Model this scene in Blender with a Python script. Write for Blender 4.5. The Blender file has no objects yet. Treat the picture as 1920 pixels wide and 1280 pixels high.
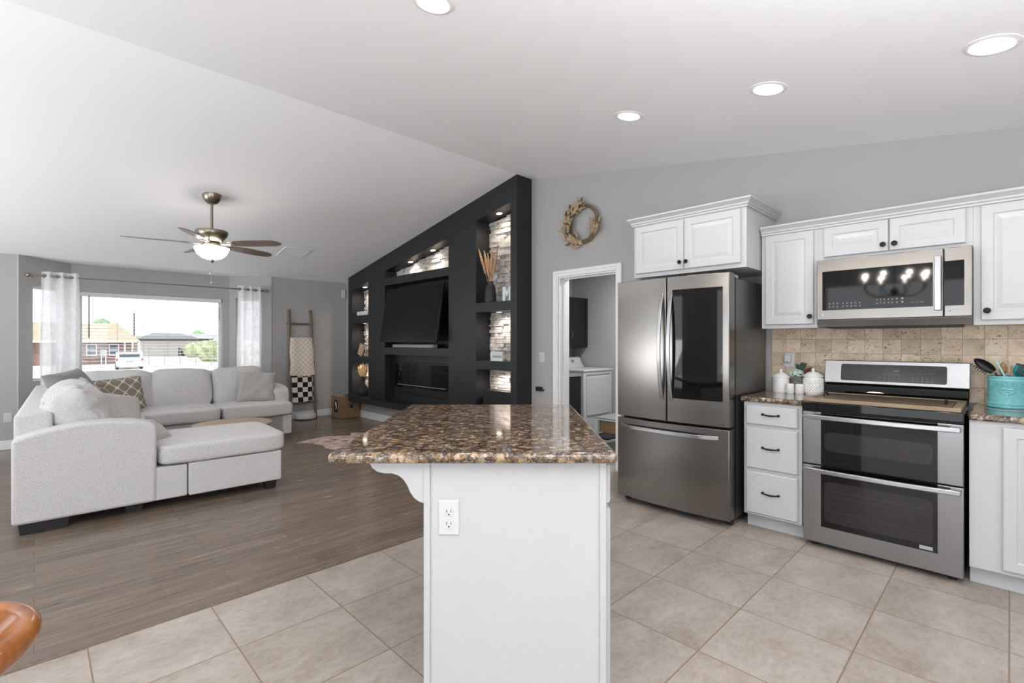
import bpy, bmesh, math, random
from mathutils import Vector, Matrix, noise
random.seed(7)
PI = math.pi
SC = bpy.context.scene
COL = SC.collection
# ------------------------------------------------------------------ camera
TH = math.atan2(.7145, .6997)                 # viewing direction in plan
cd = bpy.data.cameras.new('camera'); cam = bpy.data.objects.new('camera', cd); COL.objects.link(cam)
cam.location = (0, 0, 1.31); cam.rotation_euler = (PI/2, 0, TH-PI/2)
cd.sensor_width = 36; cd.lens = 915/1920*36; cd.clip_start = .05; cd.clip_end = 500
SC.camera = cam
# ------------------------------------------------------------------ world, sun, added fill lights
w = bpy.data.worlds.new('world'); SC.world = w; w.use_nodes = True
bg = w.node_tree.nodes['Background']; bg.inputs[0].default_value = (.90, .95, 1, 1); bg.inputs[1].default_value = 2.1
vs = SC.view_settings
vs.view_transform = 'Standard'; vs.look = 'None'; vs.exposure = 0.2; vs.gamma = 1; vs.use_curve_mapping = False
def light(name, typ, loc, energy, rot=(0,0,0), color=(1,1,1), **k):
    l = bpy.data.lights.new(name, typ); l.energy = energy; l.color = color
    for a, b in k.items(): setattr(l, a, b)
    o = bpy.data.objects.new(name, l); COL.objects.link(o); o.location = loc; o.rotation_euler = rot
    return o
light('sun', 'SUN', (0, -20, 30), 2.2, (math.radians(32), 0, math.radians(8)), (1, .97, .92), angle=.02)
# added fills at the unseen openings, tilted up to brighten the ceiling
light('patio_fill', 'AREA', (.2, -3.35, 1.0), 14, (PI/2+1.35, 0, 0), (.95, .97, 1), shape='RECTANGLE', size=3.0, size_y=2.1)
light('dining_fill', 'AREA', (-3.30, .6, 1.05), 48, (PI/2+.8, 0, -PI/2), (.94, .965, 1), shape='RECTANGLE', size=3.4, size_y=2.1)
light('living_fill', 'AREA', (-3.30, 6.0, 1.0), 118, (PI/2+1.2, 0, -PI/2), (.94, .965, 1), shape='RECTANGLE', size=3.0, size_y=1.9)

CAN_W, PUCK_W, CHAND_W, LAUN_W = 14, 10, 4, 26    # watts of the lamps built further down

# added unseen lamps that brighten the ceiling, one beside the camera and one left
light('bounce_fill', 'AREA', (.7, -.55, 1.55), 82, (PI, 0, 0), (.95, .97, 1), shape='DISK', size=.7)
light('bounce_fill', 'AREA', (-1.0, 3.0, 1.9), 5, (PI, 0, 0), (.95, .97, 1), shape='DISK', size=.7)
# ------------------------------------------------------------------ materials
def lin(c):
    c = c/255
    return c/12.92 if c <= .04045 else ((c+.055)/1.055)**2.4
def rgb(r, g, b): return (lin(r), lin(g), lin(b), 1)
class N:
    def __init__(s, name):
        s.m = bpy.data.materials.new(name); s.m.use_nodes = True
        s.t = s.m.node_tree; s.b = s.t.nodes['Principled BSDF']; s._c = None
    def n(s, typ, **k):
        x = s.t.nodes.new(typ)
        for a, v in k.items():
            if a.startswith('i_'): x.inputs[a[2:].replace('_', ' ')].default_value = v
            else: setattr(x, a, v)
        return x
    def l(s, a, b): s.t.links.new(a, b)
    def co(s, scale=(1,1,1), loc=(0,0,0), rot=(0,0,0)):
        if s._c is None: s._c = s.n('ShaderNodeTexCoord').outputs['Object']
        mp = s.n('ShaderNodeMapping'); mp.inputs['Scale'].default_value = scale; mp.inputs['Location'].default_value = loc; mp.inputs['Rotation'].default_value = rot
        s.l(s._c, mp.inputs[0]); return mp.outputs[0]
    def noise(s, v, sc, det=2, rough=.5, dist=0):
        x = s.n('ShaderNodeTexNoise', i_Scale=sc, i_Detail=det, i_Roughness=rough, i_Distortion=dist); s.l(v, x.inputs['Vector']); return x
    def ramp(s, f, stops, interp='LINEAR'):
        x = s.n('ShaderNodeValToRGB'); e = x.color_ramp; e.interpolation = interp
        while len(e.elements) < len(stops): e.elements.new(.5)
        for q, (p, c) in zip(e.elements, stops): q.position = p; q.color = c
        s.l(f, x.inputs[0]); return x.outputs[0]
    def mix(s, f, a, b, mode='MIX'):
        x = s.n('ShaderNodeMix', data_type='RGBA', blend_type=mode)
        for sock, val in ((x.inputs[0], f), (x.inputs[6], a), (x.inputs[7], b)):
            if hasattr(val, 'links'): s.l(val, sock)
            else: sock.default_value = val
        return x.outputs[2]
    def math(s, op, a, b=0.0):
        x = s.n('ShaderNodeMath', operation=op)
        for sock, val in ((x.inputs[0], a), (x.inputs[1], b)):
            if hasattr(val, 'links'): s.l(val, sock)
            else: sock.default_value = val
        return x.outputs[0]
    def bump(s, h, strength=.2, dist=.01):
        x = s.n('ShaderNodeBump', i_Strength=strength, i_Distance=dist); s.l(h, x.inputs['Height']); s.l(x.outputs[0], s.b.inputs['Normal'])
    def set(s, color=None, rough=None, metal=None, **k):
        i = s.b.inputs
        if color is not None:
            if hasattr(color, 'links'): s.l(color, i['Base Color'])
            else: i['Base Color'].default_value = color
        if rough is not None:
            if hasattr(rough, 'links'): s.l(rough, i['Roughness'])
            else: i['Roughness'].default_value = rough
        if metal is not None: i['Metallic'].default_value = metal
        for a, v in k.items(): i[a.replace('_', ' ')].default_value = v
        return s
def simple(name, c, rough=.5, metal=0, var=.06, sc=30, bump=0, **k):
    s = N(name); nz = s.noise(s.co(), sc, 3)
    a = tuple(x*(1-var) for x in c[:3])+(1,); b = tuple(min(1, x*(1+var)) for x in c[:3])+(1,)
    s.set(s.ramp(nz.outputs[0], [(.35, a), (.65, b)]), rough, metal, **k)
    if bump: s.bump(nz.outputs[0], bump, .002)
    return s.m
def emit(name, c, st):
    s = N(name); s.set(c, .4); s.b.inputs['Emission Color'].default_value = c; s.b.inputs['Emission Strength'].default_value = st; return s.m
def wallpaint(name, c, rough=.6):
    s = N(name); v = s.co(); nz = s.noise(v, 90, 3); s.set(c, rough); s.bump(nz.outputs[0], .12, .003); return s.m
M = {}
M['wall'] = wallpaint('wall_paint', rgb(174, 173, 172))
M['laundry'] = wallpaint('laundry_paint', rgb(178, 178, 181))
M['ceiling'] = wallpaint('ceiling_paint', rgb(250, 250, 252), .8)
M['dark'] = wallpaint('charcoal_paint', rgb(30, 33, 37), .45)
M['trim'] = simple('trim_white', rgb(240, 240, 240), .35, var=.01)
M['cab'] = simple('cabinet_white', rgb(192, 192, 194), .32, var=.01)
M['plastic'] = simple('white_plastic', rgb(206, 206, 208), .3, var=.01)
M['greyplastic'] = simple('grey_plastic', rgb(150, 152, 155), .4, var=.03)
M['black'] = simple('black_matte', rgb(22, 22, 23), .45, var=.05)
M['blackgloss'] = simple('black_glass', rgb(8, 8, 9), .04, var=.02)
M['tvscreen'] = simple('tv_screen', rgb(4, 4, 5), .28, var=.02, Specular_IOR_Level=.25)
M['ovenwindow'] = simple('oven_window', rgb(40, 37, 37), .07, var=.08, sc=8)
M['bronze'] = simple('oil_rubbed_bronze', rgb(38, 28, 25), .32, .7, var=.1)
M['nickel'] = simple('brushed_nickel', rgb(150, 140, 126), .3, 1, var=.04)
M['chrome'] = simple('steel_trim', rgb(176, 176, 178), .30, 1, var=.02)
M['ceramic'] = simple('white_ceramic', rgb(238, 238, 236), .15, var=.01)
M['teal'] = simple('teal_ceramic', rgb(118, 186, 190), .22, var=.08, sc=40)
M['tealsil'] = simple('turquoise_silicone', rgb(10, 150, 155), .4)
M['spoonwood'] = simple('spoon_wood', rgb(170, 125, 75), .5, var=.15)
M['mint'] = simple('pale_mint_silicone', rgb(150, 200, 190), .4)
M['petal'] = simple('white_petals', rgb(205, 222, 212), .7, var=.1)
M['leaf'] = simple('dark_leaf', rgb(62, 82, 62), .6, var=.25, sc=80)
M['red'] = simple('red_berries', rgb(140, 40, 30), .5)
M['glassy'] = N('clear_jar_glass').set(rgb(235, 240, 240), .05, Transmission_Weight=.9, IOR=1.3).m
M['charlabel'] = simple('print_grey', rgb(165, 168, 172), .5)
M['printdark'] = simple('print_dark', rgb(70, 72, 75), .5)
M['blind'] = simple('blind_white', rgb(225, 228, 232), .5, var=.01)
M['wand'] = simple('wand_dark', rgb(60, 20, 35), .4)
M['chalk'] = simple('chalk_white', rgb(215, 225, 222), .7)
M['cardboard'] = simple('cardboard', rgb(140, 112, 84), .85, var=.08, sc=12)
M['insetdark'] = simple('inset_dark', rgb(40, 30, 27), .9)
M['charcoalpot'] = simple('matte_charcoal_pot', rgb(45, 47, 50), .55)
M['stalk'] = simple('dry_stalk', rgb(178, 158, 130), .9, var=.25, sc=60, bump=.5)
M['pampas'] = simple('tan_pampas', rgb(186, 150, 116), .9, var=.2, sc=60, bump=.5)
M['cream'] = simple('cream_plume', rgb(225, 190, 140), .9, var=.15, sc=60)
M['foot'] = simple('dark_foot', rgb(28, 24, 24), .5)
M['led'] = emit('downlight_lens', (1, .97, .93, 1), 9)
M['puck'] = emit('puck_lens', (1, .86, .72, 1), 14)
M['bowl'] = emit('frosted_bowl_lit', (1, .94, .86, 1), 11)
M['bulb'] = emit('candle_bulb', (1, .88, .75, 1), 30)

def steel(name, c, rough=.27, axis='Z', amt=.015, aniso=.75):
    s = N(name)
    sc = {'Z': (2, 2, 260), 'H': (260, 260, 2)}[axis]
    nz = s.noise(s.co(sc), 1.0, 3)
    lg = s.noise(s.co((1, 1.2, .3)), 2.2, 2)
    r = s.math('ADD', s.math('MULTIPLY', nz.outputs[0], amt), rough-amt/2)
    a = tuple(x*.93 for x in c[:3])+(1,); b = tuple(min(1, x*1.05) for x in c[:3])+(1,)
    s.set(s.ramp(lg.outputs[0], [(.3, a), (.7, b)]), r, 1)
    s.b.inputs['Anisotropic'].default_value = aniso
    tg = s.n('ShaderNodeTangent', direction_type='RADIAL', axis='Z'); s.l(tg.outputs[0], s.b.inputs['Tangent'])
    return s.m
M['steel'] = steel('stainless', rgb(138, 134, 130), .25)
M['steelr'] = steel('range_stainless', rgb(160, 160, 162), .32)
M['steelside'] = steel('grey_side_panel', rgb(128, 128, 128), .38)

def wood_floor():
    s = N('wood_plank_floor'); v = s.co()
    b = s.n('ShaderNodeTexBrick', offset=.37, offset_frequency=2, squash=1); s.l(v, b.inputs[0])
    b.inputs['Color1'].default_value = (0, 0, 0, 1); b.inputs['Color2'].default_value = (1, 1, 1, 1); b.inputs['Mortar'].default_value = (.5, .5, .5, 1)
    for k, x in (('Scale', 1), ('Mortar Size', .0012), ('Mortar Smooth', .2), ('Bias', 0), ('Brick Width', 1.22), ('Row Height', .125)): b.inputs[k].default_value = x
    # grain shifted plank by plank
    off = s.n('ShaderNodeVectorMath', operation='MULTIPLY_ADD'); s.l(b.outputs[0], off.inputs[0]); off.inputs[1].default_value = (7, 13, 3)
    s.l(s.co((1.1, 13, 1)), off.inputs[2])
    g = s.noise(off.outputs[0], 2.4, 8, .68, .9)
    off2 = s.n('ShaderNodeVectorMath', operation='MULTIPLY_ADD'); s.l(b.outputs[0], off2.inputs[0]); off2.inputs[1].default_value = (5, 3, 9); s.l(s.co((2.2, 26, 1)), off2.inputs[2])
    kn = s.noise(off2.outputs[0], 1.6, 5, .6)
    base = s.ramp(g.outputs[0], [(.25, rgb(92, 80, 70)), (.45, rgb(116, 103, 91)), (.62, rgb(132, 118, 105)), (.8, rgb(146, 131, 117))])
    tone = s.ramp(b.outputs[0], [(0, (.80, .80, .80, 1)), (1, (1.05, 1.03, 1.0, 1))])
    c = s.mix(1.0, base, tone, 'MULTIPLY')
    c = s.mix(s.ramp(kn.outputs[0], [(.28, (1, 1, 1, 1)), (.36, (0, 0, 0, 1))]), c, rgb(66, 56, 48))
    c = s.mix(s.math('MULTIPLY', b.outputs['Fac'], .7), c, rgb(55, 47, 40))
    s.set(c, s.math('ADD', s.math('MULTIPLY', g.outputs[0], .16), .17)); s.bump(s.math('SUBTRACT', s.math('MULTIPLY', g.outputs[0], .25), b.outputs['Fac']), .12, .002)
    return s.m
M['woodfloor'] = wood_floor()
def tile_floor():
    s = N('stone_look_floor_tile'); T = .462
    v = s.co(loc=(-.163+T*20, -2.775+T*20, 0))
    b = s.n('ShaderNodeTexBrick', offset=0, offset_frequency=1, squash=1); s.l(v, b.inputs[0])
    b.inputs['Color1'].default_value = (0, 0, 0, 1); b.inputs['Color2'].default_value = (1, 1, 1, 1)
    for k, x in (('Scale', 1), ('Mortar Size', .0032), ('Mortar Smooth', .15), ('Bias', 0), ('Brick Width', T), ('Row Height', T)): b.inputs[k].default_value = x
    off = s.n('ShaderNodeVectorMath', operation='MULTIPLY_ADD'); s.l(b.outputs[0], off.inputs[0]); off.inputs[1].default_value = (9, 4, 2); s.l(s.co((1, 1.5, 1)), off.inputs[2])
    n1 = s.noise(off.outputs[0], 3.2, 6, .62, .4); n2 = s.noise(off.outputs[0], 26, 8, .72)
    c = s.ramp(n1.outputs[0], [(.32, rgb(136, 124, 112)), (.5, rgb(166, 156, 146)), (.66, rgb(186, 179, 170))])
    c = s.mix(.5, c, s.ramp(n2.outputs[0], [(.3, rgb(140, 126, 112)), (.5, rgb(172, 162, 151)), (.7, rgb(190, 182, 174))]))
    c = s.mix(1, c, s.ramp(b.outputs[0], [(0, (.95, .94, .93, 1)), (1, (1.03, 1.03, 1.04, 1))]), 'MULTIPLY')
    c = s.mix(b.outputs['Fac'], c, rgb(133, 116, 100))
    s.set(c, s.math('ADD', s.math('MULTIPLY', n2.outputs[0], .2), .3)); s.bump(s.math('SUBTRACT', s.math('MULTIPLY', n2.outputs[0], .3), b.outputs['Fac']), .25, .002)
    return s.m
M['tilefloor'] = tile_floor()
def granite():
    s = N('brown_granite'); v = s.co()
    w1 = s.noise(v, 22, 3, .6); wp = s.n('ShaderNodeVectorMath', operation='MULTIPLY_ADD'); s.l(w1.outputs['Color'], wp.inputs[0]); wp.inputs[1].default_value = (.03, .03, .03); s.l(v, wp.inputs[2])
    vo = s.n('ShaderNodeTexVoronoi', i_Scale=36, i_Randomness=1); s.l(wp.outputs[0], vo.inputs['Vector'])
    sep = s.n('ShaderNodeSeparateColor'); s.l(vo.outputs['Color'], sep.inputs[0])
    c = s.ramp(sep.outputs[0], [(0, rgb(40, 34, 30)), (.16, rgb(92, 74, 58)), (.32, rgb(136, 108, 80)), (.50, rgb(166, 138, 108)), (.70, rgb(194, 168, 134)), (.90, rgb(166, 158, 150))], 'CONSTANT')
    edge = s.ramp(vo.outputs['Distance'], [(.34, (0, 0, 0, 1)), (.68, (1, 1, 1, 1))])
    c = s.mix(s.math('MULTIPLY', edge, .85), c, rgb(48, 40, 36))
    v2 = s.n('ShaderNodeTexVoronoi', i_Scale=150, i_Randomness=1); s.l(wp.outputs[0], v2.inputs['Vector'])
    s2 = s.n('ShaderNodeSeparateColor'); s.l(v2.outputs['Color'], s2.inputs[0])
    c = s.mix(.38, c, s.ramp(s2.outputs[1], [(0, rgb(22, 20, 20)), (.3, rgb(96, 80, 64)), (.6, rgb(168, 138, 102)), (.88, rgb(190, 186, 184))], 'CONSTANT'))
    s.set(c, .07); s.b.inputs['Coat Weight'].default_value = .3; s.b.inputs['Coat Roughness'].default_value = .03
    return s.m
M['granite'] = granite()
def travertine():
    s = N('travertine_tile'); T = .1016
    sw = s.n('ShaderNodeCombineXYZ'); co = s.co(); sp = s.n('ShaderNodeSeparateXYZ'); s.l(co, sp.inputs[0])
    s.l(s.math('ADD', sp.outputs[1], T*40-.010), sw.inputs[0]); s.l(s.math('ADD', sp.outputs[2], -.925+.006+T*30), sw.inputs[1])
    b = s.n('ShaderNodeTexBrick', offset=0, offset_frequency=1, squash=1); s.l(sw.outputs[0], b.inputs[0])
    b.inputs['Color1'].default_value = (0, 0, 0, 1); b.inputs['Color2'].default_value = (1, 1, 1, 1)
    for k, x in (('Scale', 1), ('Mortar Size', .0011), ('Mortar Smooth', .3), ('Bias', 0), ('Brick Width', T), ('Row Height', T)): b.inputs[k].default_value = x
    off = s.n('ShaderNodeVectorMath', operation='MULTIPLY_ADD'); s.l(b.outputs[0], off.inputs[0]); off.inputs[1].default_value = (9, 5, 8); s.l(co, off.inputs[2])
    n1 = s.noise(off.outputs[0], 12, 5, .6); n2 = s.noise(off.outputs[0], 70, 4, .6, .6)
    m1 = s.noise(off.outputs[0], 9, 2)
    c = s.ramp(n1.outputs[0], [(.3, rgb(196, 174, 148)), (.5, rgb(217, 198, 173)), (.7, rgb(230, 213, 191))])
    c = s.mix(1, c, s.ramp(b.outputs[0], [(0, (.78, .76, .74, 1)), (1, (1.10, 1.10, 1.10, 1))]), 'MULTIPLY')
    pits = s.math('MULTIPLY', s.ramp(n2.outputs[0], [(.575, (0, 0, 0, 1)), (.61, (1, 1, 1, 1))]), s.ramp(m1.outputs[0], [(.42, (0, 0, 0, 1)), (.55, (1, 1, 1, 1))]))
    c = s.mix(s.math('MULTIPLY', pits, .75), c, rgb(104, 82, 62)); c = s.mix(s.math('MULTIPLY', b.outputs['Fac'], .8), c, rgb(120, 100, 80))
    s.set(c, .55); s.bump(s.math('SUBTRACT', 0.0, s.math('ADD', pits, b.outputs['Fac'])), .35, .002)
    return s.m
M['travertine'] = travertine()
def stone():
    s = N('stacked_white_stone'); v = s.co((1, 1, 1)); n1 = s.noise(v, 9, 6, .7); n2 = s.noise(v, 60, 6, .7)
    s.set(s.ramp(n1.outputs[0], [(.32, rgb(142, 135, 130)), (.48, rgb(196, 190, 184)), (.7, rgb(226, 221, 216))]), .8); s.bump(s.math('ADD', n1.outputs[0], s.math('MULTIPLY', n2.outputs[0], .4)), .8, .012); return s.m
M['stone'] = stone()
def fabric(name, a, b, sc=260):
    s = N(name); n1 = s.noise(s.co((1, 1, .6)), sc, 2, .7); n2 = s.noise(s.co((.35, .35, 1.6)), sc*1.2, 2, .7)
    c = s.mix(.5, s.ramp(n1.outputs[0], [(.35, a), (.65, b)]), s.ramp(n2.outputs[0], [(.35, a), (.65, b)]))
    s.set(c, .95); s.b.inputs['Sheen Weight'].default_value = .15; s.bump(s.math('ADD', n1.outputs[0], n2.outputs[0]), .35, .003); return s.m
M['sofa'] = fabric('tweed_light_grey', rgb(172, 171, 170), rgb(230, 229, 228))
M['pillow'] = fabric('pillow_grey', rgb(150, 147, 144), rgb(196, 192, 188))
M['pillowd'] = fabric('pillow_dark_grey', rgb(118, 118, 118), rgb(158, 157, 156))
M['carpet'] = fabric('grey_carpet', rgb(92, 94, 96), rgb(168, 168, 168), 90)
def trellis():
    s = N('trellis_print'); sp = s.n('ShaderNodeSeparateXYZ'); s.l(s.co(), sp.inputs[0]); k = 2*PI/.135
    a = s.math('ADD', s.math('COSINE', s.math('MULTIPLY', sp.outputs[0], k)), s.math('COSINE', s.math('MULTIPLY', sp.outputs[1], k)))
    f = s.ramp(s.math('ABSOLUTE', a), [(.20, (1, 1, 1, 1)), (.28, (0, 0, 0, 1))])
    s.set(s.mix(f, rgb(140, 132, 120), rgb(214, 207, 192)), .95); return s.m
M['trellis'] = trellis()
def checks(name, a, b, size, soft=0):
    s = N(name); c = s.n('ShaderNodeTexChecker', i_Scale=1/size); s.l(s.co(loc=(.013, 0.5, .007), scale=(1, .001, 1)), c.inputs[0]); c.inputs[1].default_value = a; c.inputs[2].default_value = b
    nz = s.noise(s.co(), 120, 2); s.set(c.outputs[0], .95); s.bump(nz.outputs[0], .4, .004); return s.m
M['creamcheck'] = checks('cream_check_knit', rgb(226, 217, 205), rgb(208, 196, 182), .042)
M['bwcheck'] = checks('black_white_check_knit', rgb(24, 21, 24), rgb(218, 214, 206), .083)
def wood(name, a, b, scale=(3, 30, 30), rough=.5, sc=1.5):
    s = N(name); n1 = s.noise(s.co(scale), sc, 6, .65, .5); s.set(s.ramp(n1.outputs[0], [(.3, a), (.7, b)]), rough); s.bump(n1.outputs[0], .15, .002); return s.m
M['ladderwood'] = wood('weathered_wood', rgb(92, 78, 62), rgb(132, 116, 95), (25, 25, 3))
M['board'] = wood('stained_board', rgb(72, 60, 50), rgb(118, 102, 84), (30, 2.2, 30), .35)
M['boardlt'] = wood('light_edge_board', rgb(122, 104, 80), rgb(156, 136, 108), (30, 2.2, 30), .4)
M['tabletop'] = wood('oak_top', rgb(160, 135, 112), rgb(186, 162, 138), (3, 25, 25), .4)
M['blade'] = wood('fan_blade_walnut', rgb(88, 66, 58), rgb(116, 92, 82), (20, 20, 20), .3)
M['blade'].node_tree.nodes['Principled BSDF'].inputs['Coat Weight'].default_value = .4
M['honey'] = wood('honey_gloss_wood', rgb(120, 66, 26), rgb(160, 100, 48), (6, 14, 6), .16)
M['signwood'] = wood('sign_wood', rgb(165, 118, 84), rgb(196, 150, 112), (20, 4, 4), .6)
M['vine'] = wood('grapevine', rgb(98, 84, 66), rgb(146, 130, 106), (14, 14, 14), .8)
def cow():
    s = N('cowhide'); n1 = s.noise(s.co((1, 2.2, 1)), 7, 6, .7, .8); s.set(s.ramp(n1.outputs[0], [(.40, rgb(112, 76, 66)), (.50, rgb(206, 184, 172)), (.7, rgb(224, 208, 198))]), .9); return s.m
M['cow'] = cow()
def windowglass():
    s = N('window_glass'); t = s.n('ShaderNodeBsdfTransparent'); g = s.n('ShaderNodeBsdfGlossy', i_Roughness=.02); mx = s.n('ShaderNodeMixShader'); mx.inputs[0].default_value = .05
    s.l(t.outputs[0], mx.inputs[1]); s.l(g.outputs[0], mx.inputs[2]); s.l(mx.outputs[0], s.t.nodes['Material Output'].inputs[0]); return s.m
M['glass'] = windowglass()
def sheer():
    s = N('sheer_curtain'); tr = s.n('ShaderNodeBsdfTransparent'); tl = s.n('ShaderNodeBsdfTranslucent'); df = s.n('ShaderNodeBsdfDiffuse')
    for x in (tl, df): x.inputs[0].default_value = (.93, .93, .94, 1)
    v = s.co((9, 9, 7)); vo = s.n('ShaderNodeTexVoronoi', feature='DISTANCE_TO_EDGE', i_Scale=1); s.l(v, vo.inputs['Vector'])
    m1 = s.n('ShaderNodeMixShader'); m1.inputs[0].default_value = .5; s.l(df.outputs[0], m1.inputs[1]); s.l(tl.outputs[0], m1.inputs[2])
    m2 = s.n('ShaderNodeMixShader'); s.l(s.ramp(vo.outputs[0], [(.03, (.93, .93, .93, 1)), (.07, (.86, .86, .86, 1))]), m2.inputs[0])
    s.l(tr.outputs[0], m2.inputs[1]); s.l(m1.outputs[0], m2.inputs[2]); s.l(m2.outputs[0], s.t.nodes['Material Output'].inputs[0]); return s.m
M['sheer'] = sheer()
M['ground'] = simple('pale_gravel', rgb(225, 218, 208), .9, var=.05, sc=2)
M['brick'] = simple('brown_house_wall', rgb(118, 92, 84), .8, var=.12, sc=3)
M['shingle'] = simple('tan_shingle', rgb(164, 146, 124), .9, var=.12, sc=2)
M['extwhite'] = simple('exterior_white', rgb(232, 230, 226), .7, var=.02)
M['extgrey'] = simple('exterior_grey', rgb(150, 152, 156), .7)
M['extdark'] = simple('exterior_dark', rgb(70, 62, 60), .8)
M['extroof'] = simple('grey_shingle', rgb(150, 152, 160), .9)
M['tree'] = simple('tree_leaves', rgb(116, 142, 100), .9, var=.3, sc=1.2)
M['bush'] = simple('bush_leaves', rgb(156, 166, 124), .9, var=.3, sc=1.2)
M['bark'] = simple('bark', rgb(96, 78, 62), .9)
M['carpaint'] = simple('white_car_paint', rgb(240, 240, 242), .15, var=.01)
M['cartyre'] = simple('tyre', rgb(30, 30, 32), .8)
M['carglass'] = simple('car_glass', rgb(50, 62, 74), .08)
M['tail'] = simple('tail_lamp_red', rgb(150, 40, 40), .3)
M['fence'] = simple('fence_wire', rgb(120, 122, 120), .6)

# ------------------------------------------------------------------ building helpers
FR = [Matrix.Identity(4)]
def frame(m=None): FR[0] = m if m is not None else Matrix.Identity(4)
def T(x, y, z=0, rz=0): return Matrix.Translation((x, y, z)) @ Matrix.Rotation(rz, 4, 'Z')
def topof(o):
    while o.parent: o = o.parent
    return o
def props(o, label=None, cat=None, group=None, kind=None):
    for k, v in (('label', label), ('category', cat), ('group', group), ('kind', kind)):
        if v: o[k] = v
    return o
ROOTM = {}
def thing(name, label, cat, loc=(0, 0, 0), group=None):
    """Empty at the base of a thing; loc is in the current frame."""
    o = bpy.data.objects.new(name, None); COL.objects.link(o); o.empty_display_size = .1
    m = FR[0] @ Matrix.Translation(loc); o.matrix_world = m; ROOTM[o.name] = m.copy()
    return props(o, label, cat, group)
class MB:
    def __init__(s): s.b = bmesh.new()
    def box(s, x0, x1, y0, y1, z0, z1):
        r = bmesh.ops.create_cube(s.b, size=1)
        for v in r['verts']: v.co = Vector(((x0+x1)/2+v.co.x*(x1-x0), (y0+y1)/2+v.co.y*(y1-y0), (z0+z1)/2+v.co.z*(z1-z0)))
        return s
    def obox(s, m, sx, sy, sz):
        r = bmesh.ops.create_cube(s.b, size=1)
        for v in r['verts']: v.co = m @ Vector((v.co.x*sx, v.co.y*sy, v.co.z*sz))
        return s
    def prism(s, pts, a0, a1, axis='X'):
        """2D polygon extruded along an axis. axis X: pts are (y,z); Y: (x,z); Z: (x,y)"""
        f = {'X': lambda p, a: (a, p[0], p[1]), 'Y': lambda p, a: (p[0], a, p[1]), 'Z': lambda p, a: (p[0], p[1], a)}[axis]
        A = [s.b.verts.new(f(p, a0)) for p in pts]; B = [s.b.verts.new(f(p, a1)) for p in pts]; n = len(pts)
        fs = [s.b.faces.new(A), s.b.faces.new(B[::-1])]
        for i in range(n): fs.append(s.b.faces.new((A[i], B[i], B[(i+1) % n], A[(i+1) % n])))
        bmesh.ops.recalc_face_normals(s.b, faces=fs); return s
    def cyl(s, p0, p1, r0, r1=None, n=20):
        r1 = r0 if r1 is None else r1; p0 = Vector(p0); p1 = Vector(p1); d = p1-p0
        q = bmesh.ops.create_cone(s.b, cap_ends=True, segments=n, radius1=max(r0, 1e-5), radius2=max(r1, 1e-5), depth=d.length)
        m = Matrix.Translation((p0+p1)/2) @ d.to_track_quat('Z', 'Y').to_matrix().to_4x4()
        for v in q['verts']: v.co = m @ v.co
        return s
    def ball(s, c, r, sc=(1, 1, 1), n=12):
        q = bmesh.ops.create_uvsphere(s.b, u_segments=n, v_segments=max(6, n*2//3), radius=r)
        for v in q['verts']: v.co = Vector((c[0]+v.co.x*sc[0], c[1]+v.co.y*sc[1], c[2]+v.co.z*sc[2]))
        return s
    def lathe(s, prof, c=(0, 0, 0), n=32, cap=True, m=None):
        rings = []
        for r, z in prof:
            ring = []
            for i in range(n):
                a = 2*PI*i/n; p = Vector((r*math.cos(a), r*math.sin(a), z))
                p = (m @ p) if m else p+Vector(c); ring.append(s.b.verts.new(p))
            rings.append(ring)
        fs = []
        for A, B in zip(rings, rings[1:]):
            for i in range(n): fs.append(s.b.faces.new((A[i], A[(i+1) % n], B[(i+1) % n], B[i])))
        if cap:
            if prof[0][0] > 1e-6: fs.append(s.b.faces.new(rings[0][::-1]))
            if prof[-1][0] > 1e-6: fs.append(s.b.faces.new(rings[-1]))
        bmesh.ops.recalc_face_normals(s.b, faces=fs); return s
    def tube(s, pts, r, n=10, closed=False):
        pts = [Vector(p) for p in pts]; rr = r if isinstance(r, (list, tuple)) else [r]*len(pts); rings = []; up = Vector((0, 0, 1)); L = len(pts)
        for i, p in enumerate(pts):
            d = (pts[(i+1) % L]-pts[i-1]) if closed else (pts[min(i+1, L-1)]-pts[max(i-1, 0)]); d.normalize()
            u = up if abs(d.z) < .95 else Vector((1, 0, 0)); a = d.cross(u).normalized(); b = a.cross(d)
            rings.append([s.b.verts.new(p+(a*math.cos(2*PI*k/n)+b*math.sin(2*PI*k/n))*rr[i]) for k in range(n)])
        fs = []
        for i in range(L if closed else L-1):
            A, B = rings[i], rings[(i+1) % L]
            for k in range(n): fs.append(s.b.faces.new((A[k], A[(k+1) % n], B[(k+1) % n], B[k])))
        if not closed: fs += [s.b.faces.new(rings[0][::-1]), s.b.faces.new(rings[-1])]
        bmesh.ops.recalc_face_normals(s.b, faces=fs); return s
    def loft(s, O, U, V, w, h, rings, corner=0, cs=5):
        """nested (rounded) rectangles; rings = [(inset, height)], capped at the end"""
        O, U, V = Vector(O), Vector(U), Vector(V); Nn = U.cross(V); R = []
        for ins, ht in rings:
            x0, x1, y0, y1 = ins, w-ins, ins, h-ins
            if corner:
                rr = max(corner-ins*.6, .0005); P = []
                for cx, cy, a0 in ((x1-rr, y0+rr, -PI/2), (x1-rr, y1-rr, 0), (x0+rr, y1-rr, PI/2), (x0+rr, y0+rr, PI)):
                    for i in range(cs+1): a = a0+PI/2*i/cs; P.append((cx+rr*math.cos(a), cy+rr*math.sin(a)))
            else: P = [(x0, y0), (x1, y0), (x1, y1), (x0, y1)]
            R.append([s.b.verts.new(O+U*a+V*b+Nn*ht) for a, b in P])
        n = len(R[0]); fs = []
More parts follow.
